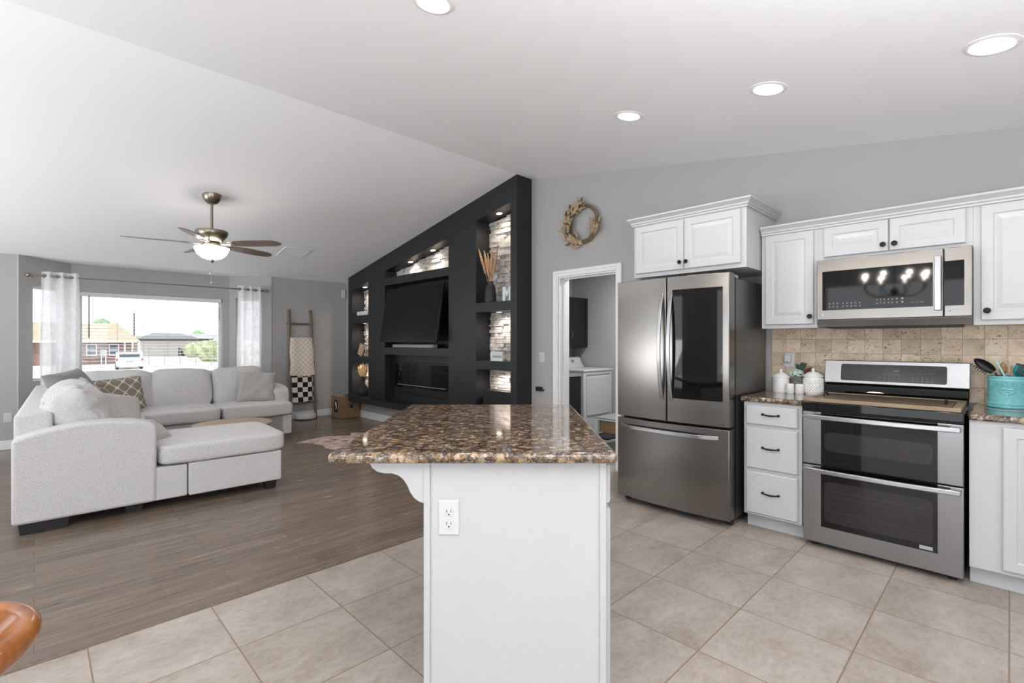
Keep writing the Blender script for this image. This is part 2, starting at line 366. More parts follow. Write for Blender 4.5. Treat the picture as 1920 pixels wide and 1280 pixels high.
        for A, B in zip(R, R[1:]):
            for i in range(n): fs.append(s.b.faces.new((A[i], A[(i+1) % n], B[(i+1) % n], B[i])))
        fs.append(s.b.faces.new(R[-1])); fs.append(s.b.faces.new(R[0][::-1])); return s
    def grid(s, f, nu, nv, thick=0):
        """f(u,v) -> point, u,v in 0..1"""
        V = [[s.b.verts.new(f(i/nu, j/nv)) for j in range(nv+1)] for i in range(nu+1)]; fs = []
        for i in range(nu):
            for j in range(nv): fs.append(s.b.faces.new((V[i][j], V[i+1][j], V[i+1][j+1], V[i][j+1])))
        if thick:
            s.b.normal_update(); bmesh.ops.solidify(s.b, geom=fs, thickness=thick)
        return s
    def build(s, name, mat, parent=None, smooth=True, bevel=0, angle=35, origin=None, seg=2, sub=0, mats=None):
        me = bpy.data.meshes.new(name); fr = FR[0]
        if parent is None:
            if origin is None:
                cs = [v.co for v in s.b.verts]; mn = Vector(min(c[i] for c in cs) for i in range(3)); mx = Vector(max(c[i] for c in cs) for i in range(3))
                origin = ((mn.x+mx.x)/2, (mn.y+mx.y)/2, mn.z)
            mw = fr @ Matrix.Translation(origin)
        else:
            mw = ROOTM[topof(parent).name]
        s.b.transform(mw.inverted() @ fr)
        if smooth:
            for f in s.b.faces: f.smooth = True
        s.b.to_mesh(me); s.b.free()
        if smooth: me.set_sharp_from_angle(angle=math.radians(angle))
        o = bpy.data.objects.new(name, me); COL.objects.link(o); me.materials.append(M[mat] if isinstance(mat, str) else mat)
        if parent is None: o.matrix_world = mw; ROOTM[o.name] = mw.copy()
        else: o.parent = parent
        if bevel:
            b = o.modifiers.new('bevel', 'BEVEL'); b.width = bevel; b.segments = seg; b.limit_method = 'ANGLE'; b.angle_limit = math.radians(40)
        if sub:
            b = o.modifiers.new('subsurf', 'SUBSURF'); b.levels = sub; b.render_levels = sub
        return o
def struct(o): o['kind'] = 'structure'; return o
def text_obj(name, body, size, O, U, V, mat, parent, depth=.0006, align='CENTER', font_shear=0):
    cu = bpy.data.curves.new('t', 'FONT'); cu.body = body; cu.size = size; cu.extrude = depth; cu.align_x = align; cu.align_y = 'CENTER'; cu.shear = font_shear
    t = bpy.data.objects.new('t', cu); COL.objects.link(t); bpy.context.view_layer.update()
    me = bpy.data.meshes.new_from_object(t.evaluated_get(bpy.context.evaluated_depsgraph_get())); bpy.data.objects.remove(t)
    U, V = Vector(U), Vector(V); Nn = U.cross(V); m = Matrix((( U.x, V.x, Nn.x, O[0]), (U.y, V.y, Nn.y, O[1]), (U.z, V.z, Nn.z, O[2]), (0, 0, 0, 1)))
    if parent is not None: me.transform(ROOTM[topof(parent).name].inverted() @ FR[0] @ m)
    else: me.transform(m)
    me.materials.clear(); me.materials.append(M[mat]); me.name = name
    o = bpy.data.objects.new(name, me); COL.objects.link(o)
    if parent is not None: o.parent = parent
    return o
def copytree(o, loc, rotz=0, label=None, group=None, par=None):
    c = o.copy(); COL.objects.link(c)
    if par is None:
        c.matrix_world = Matrix.Translation(loc) @ Matrix.Rotation(rotz, 4, 'Z'); ROOTM[c.name] = c.matrix_world.copy()
        if label: c['label'] = label
        if group: c['group'] = group
    else: c.parent = par
    for ch in list(o.children): copytree(ch, None, par=c)
    return c
def softbox(mb, c, s, p=7, n=10, bulge=(.0, .0, .0), nz=.0, seed=0, m=None):
    """rounded, stuffed block. c centre, s full size; bulge per axis in metres"""
    vs_ = {}
    def V(i, j, k):
        key = (i, j, k)
        if key in vs_: return vs_[key]
        q = Vector((2*i/n-1, 2*j/n-1, 2*k/n-1)); q = Vector([math.copysign(abs(math.sin(a*PI/2))**.9, a) for a in q])
        L = (abs(q.x)**p+abs(q.y)**p+abs(q.z)**p)**(1/p); mxx = max(abs(q.x), abs(q.y), abs(q.z)); u = q/L*mxx if L > 0 else q
        x, y, z = u
        px = Vector((x*s[0]/2+math.copysign(bulge[0]*(1-y*y)*(1-z*z), x)*abs(x), y*s[1]/2+math.copysign(bulge[1]*(1-x*x)*(1-z*z), y)*abs(y), z*s[2]/2+math.copysign(bulge[2]*(1-x*x)*(1-y*y), z)*abs(z)))
        if nz:
            w_ = noise.noise_vector(px*5+Vector((seed*3.1, seed*1.7, 0))); px += Vector(w_)*nz
            w_ = noise.noise_vector(Vector((px.x*12, px.y*12, px.z*4))+Vector((seed, 9, 4))); px += Vector(w_)*nz*.35; px.x += nz*.45*(1-abs(noise.noise(Vector((px.y*9+seed, px.z*22+px.y*14, seed*2.3))))*3.2)*(1 if nz > .03 else 0)
        px = (m @ px) if m else px+Vector(c)
        vs_[key] = mb.b.verts.new(px); return vs_[key]
    fs = []
    for a in range(n):
        for b in range(n):
            for k in (0, n):
                fs.append(mb.b.faces.new((V(a, b, k), V(a+1, b, k), V(a+1, b+1, k), V(a, b+1, k))))
                fs.append(mb.b.faces.new((V(a, k, b), V(a+1, k, b), V(a+1, k, b+1), V(a, k, b+1))))
                fs.append(mb.b.faces.new((V(k, a, b), V(k, a+1, b), V(k, a+1, b+1), V(k, a, b+1))))
    bmesh.ops.recalc_face_normals(mb.b, faces=fs); return mb
def throw_pillow(name, label, mat, loc, rot, w, h, t, seed=0, group=None):
    mb = MB(); n = 18; R = Matrix.Translation(Vector(loc)) @ rot.to_4x4()
    for sgn in (1, -1):
        def f(u, v):
            a, b = 2*u-1, 2*v-1
            pin = 1-.07*(1-a*a)*abs(b)**3; pin2 = 1-.07*(1-b*b)*abs(a)**3
            z = sgn*t/2*max(0, (1-a**4))**.6*max(0, (1-b**4))**.6
            p = Vector((a*w/2*pin2, b*h/2*pin, z))
            if abs(a) < 1 and abs(b) < 1: p += Vector((0, 0, noise.noise(Vector((a*2.5+seed, b*2.5, sgn)))*t*.12))
            return p
        mb.grid(f, n, n)
    bmesh.ops.remove_doubles(mb.b, verts=mb.b.verts, dist=1e-5); bmesh.ops.recalc_face_normals(mb.b, faces=mb.b.faces)
    sv = FR[0]; FR[0] = sv @ R; o = mb.build(name, mat, None, origin=(0, 0, 0), sub=1, angle=80); FR[0] = sv
    return props(o, label, 'pillow', group)

# ------------------------------------------------------------------ the room
RZ, RY = 3.235, 3.97
def cz(y):
    if y > 8.5: return 2.374
    if y >= RY: return RZ-.19*(y-RY)
    if y >= -.4: return RZ-.16*(RY-y)
    return RZ-.16*(RY+.4)
WX = 4.22          # kitchen wall
mb = MB(); mb.box(-3.4, 4.07, 2.775, 9.0, -.12, 0); struct(mb.build('floor', 'woodfloor', origin=(0, 0, 0), smooth=False))
mb = MB(); mb.box(-3.4, 4.38, -3.4, 2.775, -.12, 0).box(4.07, 4.38, 2.775, 3.97, -.12, 0); struct(mb.build('floor', 'tilefloor', origin=(0, 0, 0), smooth=False))
mb = MB(); mb.box(4.38, 6.0, 2.2, 4.78, -.12, .004); struct(mb.build('floor', 'carpet', origin=(0, 0, 0), smooth=False))
mb = MB().box(-3.4, 4.07, 2.763, 2.787, 0, .004); struct(mb.build('trim_1', 'bronze' if False else 'ladderwood', bevel=.0015))
mb = MB(); t = .16
pts = [(-3.4, cz(-3.4)), (-.4, cz(-.4)), (RY, RZ), (8.5, cz(8.5)), (9.2, 2.374), (9.2, 2.374+t), (8.5, cz(8.5)+t), (RY, RZ+t), (-.4, cz(-.4)+t), (-3.4, cz(-3.4)+t)]
mb.prism(pts, -3.5, 4.38, 'X'); struct(mb.build('ceiling', 'ceiling', smooth=False, origin=(0, 0, 0)))
# kitchen wall with the laundry doorway
D0, D1, DZ = 2.79, 3.56, 2.035
def wpoly(y0, y1, z0):
    ys = [y0]+[y for y in (-.4, RY) if y0 < y < y1]+[y1]
    return [(y0, z0)]+[(y1, z0)]+[(y, cz(y)+.02) for y in reversed(ys)]
mb = MB()
mb.prism(wpoly(-3.4, D0, 0), WX, WX+.16).prism(wpoly(D0, D1, DZ), WX, WX+.16).prism(wpoly(D1, 3.99, 0), WX, WX+.16)
struct(mb.build('wall_right', 'wall', smooth=False, origin=(0, 0, 0)))
mb = MB()
mb.box(WX+.16, 6.1, 4.78, 4.9, 0, 2.6).box(6.0, 6.1, 2.1, 4.78, 0, 2.6).box(WX+.16, 6.1, 2.1, 2.2, 0, 2.6).box(WX+.16, 6.1, 2.1, 4.9, 2.45, 2.6)
struct(mb.build('wall_laundry', 'laundry', smooth=False, origin=(0, 0, 0)))
# media wall (dark) with lit niches
MX, MD = 3.97, 4.205
YA, YB = 3.975, 8.19
def sl(y, a, za, b, zb): return za+(zb-za)*(y-a)/(b-a)
mb = MB()
def col(y0, y1, z0, z1=None, x0=MX, x1=4.36):
    if z1 is None: mb.prism(wpoly(y0, y1, z0), x0, x1)
    elif isinstance(z1, tuple): mb.prism([(y0, z0 if not isinstance(z0, tuple) else z0[0]), (y1, z0 if not isinstance(z0, tuple) else z0[1]), (y1, z1[1]), (y0, z1[0])], x0, x1)
    else: mb.box(x0, x1, y0, y1, z0, z1)
HB = .30
col(YA, 4.08, 0); col(4.70, 5.27, HB); col(6.93, 7.467, HB); col(8.05, YB, HB)
# right column shelves
col(4.08, 4.70, 0, .32); col(4.08, 4.70, .965, 1.07); col(4.08, 4.70, 1.675, 1.79)
R1 = (2.935, 2.826); mb.prism([(4.08, R1[0]), (4.70, R1[1]), (4.70, cz(4.7)+.02), (4.08, cz(4.08)+.02)], MX, 4.36)
# left column
col(7.467, 8.05, HB, .387); col(7.467, 8.05, .945, 1.055); col(7.467, 8.05, 1.624, 1.756)
mb.prism([(7.467, 2.301), (8.05, 2.20), (8.05, cz(8.05)+.02), (7.467, cz(7.467)+.02)], MX, 4.36)
# middle
col(5.27, 6.93, HB, .39); col(5.27, 6.93, 1.107, 1.217); col(5.27, 6.93, 2.195, 2.31)
mb.prism([(5.27, 2.704), (6.93, 2.421), (6.93, cz(6.93)+.02), (5.27, cz(5.27)+.02)], MX, 4.36)
# niche backs
col(4.08, 4.70, .3, 2.95, 4.235, 4.36); col(5.27, 6.93, .3, 2.72, MD, 4.36); col(7.467, 8.05, .3, 2.32, 4.235, 4.36)
struct(mb.build('wall_media', 'dark', smooth=False, origin=(0, 0, 0)))
mb = MB().box(3.83, MX, 4.85, 8.06, .30, .387); struct(mb.build('trim_2', 'dark', bevel=.004))
mb = MB().box(4.08, 4.30, 4.70, 8.52, 0, .30).prism(wpoly(YB, 8.62, .30), 4.08, 4.30); struct(mb.build('wall_side', 'wall', smooth=False, origin=(0, 0, 0)))
# stacked stone lining of the niches
def stonefield(y0, y1, z0, ztop):
    mb = MB(); z = z0; rnd = random.Random(int(y0*100+z0*10))
    while z < max(ztop(y0), ztop(y1)):
        h = rnd.choice((.022, .03, .04, .052)); y = y0
        while y < y1:
            L = rnd.uniform(.06, .22); ye = min(y+L, y1)
            if y1-ye < .03: ye = y1
            tp = min(z+h-.002, ztop((y+ye)/2))
            if tp > z+.004:
                d = rnd.uniform(.012, .048); d2 = d+rnd.uniform(-.008, .008); X0 = 4.234
                a = [mb.b.verts.new(p) for p in ((X0-d, y+.001, z), (X0-d2, ye-.001, z), (X0-d2-.002, ye-.001, min(tp, ztop(ye))), (X0-d, y+.001, min(tp, ztop(y))))]
                b = [mb.b.verts.new((X0, v.co.y, v.co.z)) for v in a]
                fs = [mb.b.faces.new(a)]+[mb.b.faces.new((a[i], a[(i+1) % 4], b[(i+1) % 4], b[i])) for i in range(4)]
                bmesh.ops.recalc_face_normals(mb.b, faces=fs)
            y = ye
        z += h
    return mb
for (a, b, z0, f) in ((4.08, 4.70, .32, lambda y: .965), (4.08, 4.70, 1.07, lambda y: 1.675), (4.08, 4.70, 1.79, lambda y: sl(y, 4.08, 2.935, 4.7, 2.826)),
                      (7.467, 8.05, .387, lambda y: .945), (7.467, 8.05, 1.055, lambda y: 1.624), (7.467, 8.05, 1.756, lambda y: sl(y, 7.467, 2.301, 8.05, 2.2))):
    struct(stonefield(a, b, z0, f).build('wall_stone', 'stone', smooth=False, bevel=.004, seg=1))
mb = stonefield(5.27, 6.93, 2.31, lambda y: sl(y, 5.27, 2.704, 6.93, 2.421))
for v in mb.b.verts: v.co.x -= .03
struct(mb.build('wall_stone', 'stone', smooth=False, bevel=.004, seg=1))
# far wall, bay and windows
FY, BY = 8.5, 8.97
mb = MB().box(-3.4, -.122, FY, FY+.12, 0, 2.42).box(2.77, 4.2, FY, FY+.12, 0, 2.42); struct(mb.build('wall_far', 'wall', smooth=False, origin=(0, 0, 0)))
WX0, WX1, WZ0, WZ1 = .434, 2.192, .80, 2.0
mb = MB().box(.30, WX0, BY, BY+.14, 0, 2.42).box(WX1, 2.36, BY, BY+.14, 0, 2.42).box(WX0, WX1, BY, BY+.14, 0, WZ0).box(WX0, WX1, BY, BY+.14, WZ1, 2.42)
struct(mb.build('wall_bay', 'wall', smooth=False, origin=(0, 0, 0)))
def flank(nm, x0, y0, rz, n, a, b):
    frame(T(x0, y0, 0, rz)); L = .673; mb = MB()
    mb.box(-.02, a, 0, .12, 0, 2.42).box(b, L+.02, 0, .12, 0, 2.42).box(a, b, 0, .12, 0, WZ0).box(a, b, 0, .12, 2.02, 2.42)
    struct(mb.build('wall_bay', 'wall', smooth=False))
    fr = MB().box(a, a+.04, .06, .10, WZ0, 2.02).box(b-.04, b, .06, .10, WZ0, 2.02).box(a+.04, b-.04, .06, .10, WZ0, WZ0+.04).box(a+.04, b-.04, .06, .10, 1.98, 2.02).build('window_%d' % n, 'trim', bevel=.003)
    struct(fr); MB().box(a+.04, b-.04, .075, .081, WZ0+.04, 1.98).build('window_pane', 'glass', fr, smooth=False); frame()
flank('L', -.122, FY, math.atan2(BY-FY, .482), 2, .155, .60)
flank('R', 2.288, BY, -math.atan2(BY-FY, .482), 3, .10, .50)
fr = MB(); y0, y1 = BY+.075, BY+.12
fr.box(WX0, WX0+.045, y0, y1, WZ0, WZ1).box(WX1-.045, WX1, y0, y1, WZ0, WZ1).box(WX0+.045, WX1-.045, y0, y1, WZ0, WZ0+.045).box(WX0+.045, WX1-.045, y0, y1, WZ1-.045, WZ1)
fr = struct(fr.build('window_1', 'trim', bevel=.003))
MB().box(WX0+.045, WX1-.045, y0+.02, y0+.026, WZ0+.045, WZ1-.045).build('window_pane', 'glass', fr, smooth=False)
MB().box(WX0-.012, WX1+.012, BY-.03, BY+.075, WZ0-.025, WZ0).build('window_sill', 'trim', fr, bevel=.004)
# walls behind the camera, each with a wide glazed opening
mb = MB()
mb.box(-3.5, -3.38, -3.5, -1.3, 0, 3.3).box(-3.5, -3.38, -1.3, 2.5, 2.35, 3.3).box(-3.5, -3.38, 2.5, 4.4, 0, 3.3).box(-3.5, -3.38, 4.4, 7.6, 2.3, 3.3).box(-3.5, -3.38, 4.4, 7.6, 0, .3).box(-3.5, -3.38, 7.6, 8.6, 0, 3.0)
struct(mb.build('wall_left', 'wall', smooth=False, origin=(0, 0, 0)))
mb = MB(); mb.box(-3.5, -1.4, -3.5, -3.38, 0, 2.6).box(1.8, 4.38, -3.5, -3.38, 0, 2.6).box(-1.4, 1.8, -3.5, -3.38, 2.35, 2.6)
struct(mb.build('wall_back', 'wall', smooth=False, origin=(0, 0, 0)))
# baseboards
bb = lambda nm, *a: struct(MB().box(*a).build(nm, 'trim', bevel=.006))
bb('baseboard_far', 2.77, 4.08, FY-.015, FY, 0, .115); bb('baseboard_far', -3.38, -.122, FY-.015, FY, 0, .115)
bb('baseboard_side', 4.065, 4.08, 4.7, FY-.015, 0, .115); bb('baseboard_right', WX-.015, WX, 3.63, 3.97, 0, .115)
bb('baseboard_bay', .36, 2.29, BY-.015, BY, 0, .115)
# laundry doorway: casing and jamb
mb = MB(); cw = .065
for (y0, y1, z0, z1) in ((D1, D1+cw, 0, DZ+cw), (D0-cw, D0, 0, DZ+cw), (D0, D1, DZ, DZ+cw)):
    mb.box(WX-.016, WX, y0, y1, z0, z1)
for (y0, y1, z0, z1) in ((D1+.018, D1+cw, 0, DZ+cw), (D0-cw, D0-.018, 0, DZ+cw), (D0-.018, D1+.018, DZ+.035, DZ+cw)):
    mb.box(WX-.024, WX-.016, y0, y1, z0, z1)
o = struct(mb.build('door_1', 'trim', bevel=.003))
MB().box(WX, WX+.17, D1-.016, D1, 0, DZ).box(WX, WX+.17, D0, D0+.016, 0, DZ).box(WX, WX+.17, D0+.016, D1-.016, DZ-.016, DZ).box(WX+.06, WX+.10, D1-.028, D1-.016, 0, DZ-.016).box(WX+.06, WX+.10, D0+.016, D1-.016, DZ-.028, DZ-.016).build('door_jamb', 'trim', o, bevel=.002)
# backsplash
struct(MB().box(WX-.01, WX, -1.6, 1.335, .925, 1.45).build('wall_backsplash', 'travertine', smooth=False, origin=(WX, 0, 0)))
# ================================================================== KITCHEN
U_, V_ = (0, -1, 0), (0, 0, 1)                # facing -X: u to the right in the photo
def face(mb, x, yl, yr, z0, z1, rings, corner=0):   # yl > yr
    return mb.loft((x, yl, z0), U_, V_, yl-yr, z1-z0, rings, corner)
PANEL = [(0, 0), (0, .016), (.004, .020), (.050, .020), (.056, .0155), (.064, .0155), (.088, .0205), (.090, .0205)]
FLAT = [(0, 0), (0, .014), (.006, .020)]
def knob(parent, x, y, z):
    mb = MB(); m = T(x, y, z) @ Matrix.Rotation(-PI/2, 4, 'Y')
    mb.lathe([(.0055, 0), (.0055, .012), (.014, .016), (.0165, .022), (.013, .028), (.0, .030)], n=20, m=m)
    mb.build('knob', 'bronze', parent)
def pull(parent, x, y, z, L=.10):
    mb = MB(); pts = []; rr = []
    for i in range(15):
        q = i/14; pts.append((x-.012-.016*math.sin(PI*q)**.6, y+L/2-L*q, z-.004*math.sin(PI*q))); rr.append(.0035+.0028*math.sin(PI*q))
    mb.tube(pts, rr)
    for s_ in (-1, 1): mb.cyl((x, y+s_*L/2, z), (x-.016, y+s_*L/2, z), .007, .006, 14); mb.ball((x-.014, y+s_*L/2, z), .0085, (.8, 1, 1))
    mb.build('pull_handle', 'bronze', parent)
CT = .925
# ---- base cabinet with three drawers
t = thing('base_cabinet', 'white three-drawer base cabinet between refrigerator and range', 'cabinet', (3.9, 1.14, 0))
MB().box(3.60, 4.215, .955, 1.322, .10, CT-.036).build('body', 'cab', t, bevel=.002)
MB().box(3.67, 4.20, .955, 1.322, 0, .10).build('toe_kick', 'cab', t)
for z0, z1 in ((.735, .865), (.43, .712), (.118, .405)):
    d = face(MB(), 3.60, 1.303, .978, z0, z1, FLAT).build('drawer', 'cab', t, smooth=False); pull(d, 3.58, 1.14, (z0+z1)/2+.01)
# ---- base cabinet right of range
t = thing('base_cabinet', 'white base cabinet right of the range with a raised-panel door', 'cabinet', (3.9, -.3, 0))
MB().box(3.60, 4.215, -.85, .155, .10, CT-.036).build('body', 'cab', t, bevel=.002)
MB().box(3.67, 4.20, -.85, .155, 0, .10).build('toe_kick', 'cab', t)
for a, b in ((.028, -.37), (-.385, -.80)): face(MB(), 3.60, a, b, .125, .865, PANEL).build('door', 'cab', t, smooth=False)
# ---- countertops
def counter(pts, z1, name, label, th=.036, bev=.012, fr=None):
    mb = MB().prism(pts, z1-th, z1, 'Z'); o = mb.build(name, 'granite', bevel=bev, seg=4, origin=None); props(o, label, 'countertop'); return o
counter([(3.572, .950), (4.21, .950), (4.21, 1.338), (3.572, 1.338)], CT, 'countertop', 'short brown granite countertop under the white canisters')
counter([(3.572, -.87), (4.21, -.87), (4.21, .158), (3.572, .158)], CT, 'countertop', 'brown granite countertop under the turquoise utensil crock')
# ---- wall cabinets
def crownmb(mb, x0, y0, y1, z, ret=(True, True), xw=4.215):
    """stepped crown along the front and returned on the sides (y0>y1)"""
    prof = [(0, 0), (.012, 0), (.012, .012), (.020, .018), (.022, .028), (.040, .046), (.046, .050), (.046, .062), (0, .062)]
    loops = []
    P = []
    if ret[0]: P.append((xw, y0, 1))
    P.append((x0, y0, 2 if ret[0] else 0)); P.append((x0, y1, 3 if ret[1] else 0))
    if ret[1]: P.append((xw, y1, 4))
    rows = []
    for (px, py, k) in P:
        row = []
        for d, h in prof:
            if k == 1: q = (px, py+d, z+h)
            elif k == 2: q = (px-d, py+d, z+h)
            elif k == 3: q = (px-d, py-d, z+h)
            elif k == 4: q = (px, py-d, z+h)
            else: q = (px-d, py, z+h)
            row.append(mb.b.verts.new(q))
        rows.append(row)
    fs = []; n = len(prof)
    for A, B in zip(rows, rows[1:]):
        for i in range(n): fs.append(mb.b.faces.new((A[i], A[(i+1) % n], B[(i+1) % n], B[i])))
    fs += [mb.b.faces.new(rows[0]), mb.b.faces.new(rows[-1])]
    bmesh.ops.recalc_face_normals(mb.b, faces=fs); return mb
def wallcab(label, x0, yl, yr, z0, z1, doors, zd0, zd1, knobs, ret, zc=None):
    t = thing('wall_cabinet', label, 'cabinet', ((x0+4.2)/2, (yl+yr)/2, z0))
    MB().box(x0, 4.215, yr, yl, z0, z1).build('body', 'cab', t, bevel=.0015)
    crownmb(MB(), x0, yl, yr, z1-.045, ret).build('crown_moulding', 'cab', t, smooth=False)
    for (a, b), kn in zip(doors, knobs):
        d = face(MB(), x0, a, b, zd0, zd1, PANEL).build('door', 'cab', t, smooth=False)
        if kn: knob(d, x0-.02, *kn)
wallcab('deep white two-door wall cabinet above the refrigerator', 3.61, 2.215, 1.308, 1.84, 2.315, ((2.195, 1.772), (1.766, 1.345)), 1.872, 2.258, ((1.795, 1.925), (1.743, 1.925)), (True, True))
wallcab('narrow tall white wall cabinet left of the microwave', 3.88, 1.297, .93, 1.405, 2.135, ((1.268, .955),), 1.432, 2.085, ((.975, 1.485),), (False, False))
wallcab('wide short white two-door cabinet above the microwave', 3.88, .93, .15, 1.86, 2.135, ((.895, .541), (.534, .180)), 1.885, 2.085, ((.566, 1.925), (.508, 1.925)), (False, False))
wallcab('tall white wall cabinet at right edge, beside the microwave', 3.88, .15, -.80, 1.405, 2.135, ((.118, -.315), (-.322, -.775)), 1.432, 2.085, ((.092, 1.485), (-.75, 1.485)), (False, False))

# ---- range
t = thing('range', 'stainless double-oven electric range with black glass doors', 'range', (3.88, .555, 0))
RY0, RY1 = .172, .942
MB().box(3.60, 4.16, RY0+.004, RY1-.004, .03, .905).build('body', 'black', t, bevel=.003)
for yy in (RY0+.05, RY1-.05): MB().cyl((3.63, yy, 0), (3.63, yy, .035), .018).build('foot', 'black', t)
MB().box(3.552, 4.16, RY0, RY1, .872, CT).build('cooktop', 'blackgloss', t, bevel=.006, seg=3)
def ovendoor(z0, z1, g0, g1, w0, w1, hz, nm):
    d = MB().box(3.555, 3.60, RY0+.003, RY1-.003, z0, z1).build(nm, 'steelr', t, bevel=.004)
    face(MB(), 3.555, .838, .280, g0, g1, [(0, 0), (0, .0015)], 0).build('door_glass', 'blackgloss', d, smooth=False)
    face(MB(), 3.5535, .818, .300, w0, w1, [(0, 0), (0, .0008), (.003, .0008)], .03).build('oven_window', 'ovenwindow', d, smooth=False)
    mb = MB(); n = 16
    prof = []
    for i in range(n+1):
        q = i/n; y = RY1-.012-(RY1-RY0-.024)*q; prof.append((3.505-.018*math.sin(PI*q), y))
    back = [(x+.020, y) for x, y in prof]
    mb.prism(prof+back[::-1], hz-.014, hz+.014, 'Z')
    for yy in (RY1-.035, RY0+.035): mb.box(3.512, 3.558, yy-.022, yy+.022, hz-.012, hz+.012)
    mb.build('door_handle', 'chrome', d, bevel=.005)
    return d
d = ovendoor(.53, .862, .532, .862, .622, .742, .836, 'upper_oven_door')
d2 = ovendoor(.035, .522, .142, .522, .178, .432, .500, 'lower_oven_door')
for z in (.25, .345, .375):
    MB().box(3.5525, 3.5545, .33, .79, z, z+.0011).build('rack_wire', 'printdark', d2)
MB().box(3.552, 3.5545, .300, .358, .150, .170).build('sticker', 'charlabel', d2)
mb = MB().prism([(4.06, .925), (4.16, .925), (4.16, 1.02), (4.115, 1.02), (4.10, .975)], RY0+.004, RY1-.004, 'Y'); mb.build('rear_vent_panel', 'blackgloss', t, bevel=.004)
bg_ = MB().prism([(4.085, 1.018), (4.175, 1.018), (4.175, 1.176), (4.115, 1.176)], RY0, RY1, 'Y').build('backguard', 'steelr', t, bevel=.004, seg=3)
tilt = Vector((.03, 0, .158)).normalized(); OB = Vector((4.085, 0, 1.018))
def bgp(y, h, off=0): p = OB+tilt*h; nrm = Vector((-tilt.z, 0, tilt.x)); p += nrm*off; return (p.x, y, p.z)
mb = MB().loft(bgp(.842, .020, 0), U_, tuple(tilt), .564, .116, [(0, 0), (0, .0012), (.0025, .0012)], .012); mb.build('control_panel', 'blackgloss', bg_, smooth=False)
mb = MB().loft(bgp(.60, .062, .0013), U_, tuple(tilt), .09, .058, [(0, 0), (0, .0004)]); mb.build('clock_display', 'ovenwindow', bg_, smooth=False)
def bgtext(body, y, h, size, mat='charlabel', nm='marking'): text_obj(nm, body, size, bgp(y, h, .0016), U_, tuple(tilt), mat, bg_, .0002)
for (yy, hh) in ((.80, .100), (.738, .100), (.675, .100), (.795, .052), (.675, .050)):
    mb = MB(); c = Vector(bgp(yy, hh, .0015)); mb.tube([c+Vector((0, -1, 0))*.014*math.cos(a)+tilt*.014*math.sin(a) for a in [(-.3+i*(PI+.6)/14) for i in range(15)]], .0005, 5); mb.build('dial_marking', 'printdark', bg_)
for i in range(5): bgtext(str(i+1), .445-i*.024, .052, .011); bgtext('67890'[i], .445-i*.024, .034, .011)
for j, hh in enumerate((.105, .086)):
    for i in range(6): bgtext('Bake Broil Roast Warm Timer Clean Lock Proof Start Cook Time Clock'.split()[i+6*j] if False else '—', .452-i*.022, hh, .012)
for hh in (.048, .032):
    for i in range(5): bgtext('—', .62-i*.026, hh, .012)
bgtext('12:00', .535, .095, .012)
bgtext('LG', .885, .035, .022, 'plastic', 'logo')
mb = MB(); mb.lathe([(0, 0), (.0095, 0), (.0095, .0012), (0, .0012)], m=T(*bgp(.912, .035)) @ Matrix.Rotation(-PI/2, 4, 'Y'), n=20); mb.build('logo', 'plastic', bg_)
# ---- wooden stove cover
t = thing('stove_cover', 'brown wooden board with two black handles covering the cooktop', 'board', (3.85, .555, CT+.001))
mb = MB()
for i in range(5):
    x0 = 3.585+i*.091; mb.box(x0, x0+.0895, RY0+.055, RY1-.05, CT+.002, CT+.020)
mb.build('planks', 'board', t, bevel=.002)
MB().box(3.562, 3.584, RY0+.012, RY1-.012, CT, CT+.024).box(4.041, 4.062, RY0+.012, RY1-.012, CT, CT+.024).box(3.584, 4.041, RY0+.012, RY0+.05, CT, CT+.024).box(3.584, 4.041, RY1-.046, RY1-.012, CT, CT+.024).build('frame', 'boardlt', t, bevel=.003)
for yy, xx in ((RY1-.075, 3.80), (RY0+.09, 3.80)):
    mb = MB(); mb.tube([(xx+.045*math.cos(a)*1, yy, CT+.020+.026*math.sin(a)) for a in [i*PI/10 for i in range(11)]], .005, 8); mb.build('carry_handle', 'black', t)
# ---- microwave
t = thing('microwave', 'stainless over-the-range microwave with black glass door', 'microwave', (4.0, .535, 1.405))
MB().box(3.83, 4.2, .155, .917, 1.42, 1.856).build('body', 'steelside', t, bevel=.002)
d = MB().box(3.795, 3.83, .2735, .920, 1.455, 1.856).build('door', 'steel', t, bevel=.004)
face(MB(), 3.795, .886, .320, 1.518, 1.778, [(0, 0), (0, .0012), (.002, .0012)], .006).build('door_glass', 'blackgloss', d, smooth=False)
mb = MB(); pr = [(3.765-.012*math.sin(PI*i/12), 1.492+.318*i/12) for i in range(13)]; mb.prism(pr+[(x+.010, z) for x, z in pr[::-1]], .281, .312, 'Y')
mb.box(3.768, 3.797, .286, .307, 1.500, 1.520).box(3.768, 3.797, .286, .307, 1.782, 1.802); mb.build('door_handle', 'chrome', d, bevel=.003)
cpn = MB().box(3.795, 3.83, .150, .2710, 1.455, 1.856).build('control_side', 'steel', t, bevel=.004)
face(MB(), 3.795, .2705, .184, 1.518, 1.778, [(0, 0), (0, .0012)], 0).build('display_glass', 'blackgloss', cpn, smooth=False)
MB().prism([(3.797, 1.452), (3.83, 1.452), (3.83, 1.415), (3.812, 1.408)], .150, .920, 'Y').build('vent_grille', 'steelside', t, bevel=.002)
MB().box(3.84, 4.15, .20, .87, 1.398, 1.42).build('underside', 'black', t, bevel=.003)
def mwt(body, y, z, size, mat='plastic', nm='marking'): text_obj(nm, body, size, (3.7935, y, z), U_, V_, mat, d, .0002)
for i in range(5): mwt('12345'[i], .588-i*.019, 1.573, .011); mwt('67890'[i], .588-i*.019, 1.551, .011)
for i in range(8):
    for k, z in enumerate((1.560, 1.540)): mwt('≡', .845-i*.0225-(.01 if i > 2 else 0), z, .014)
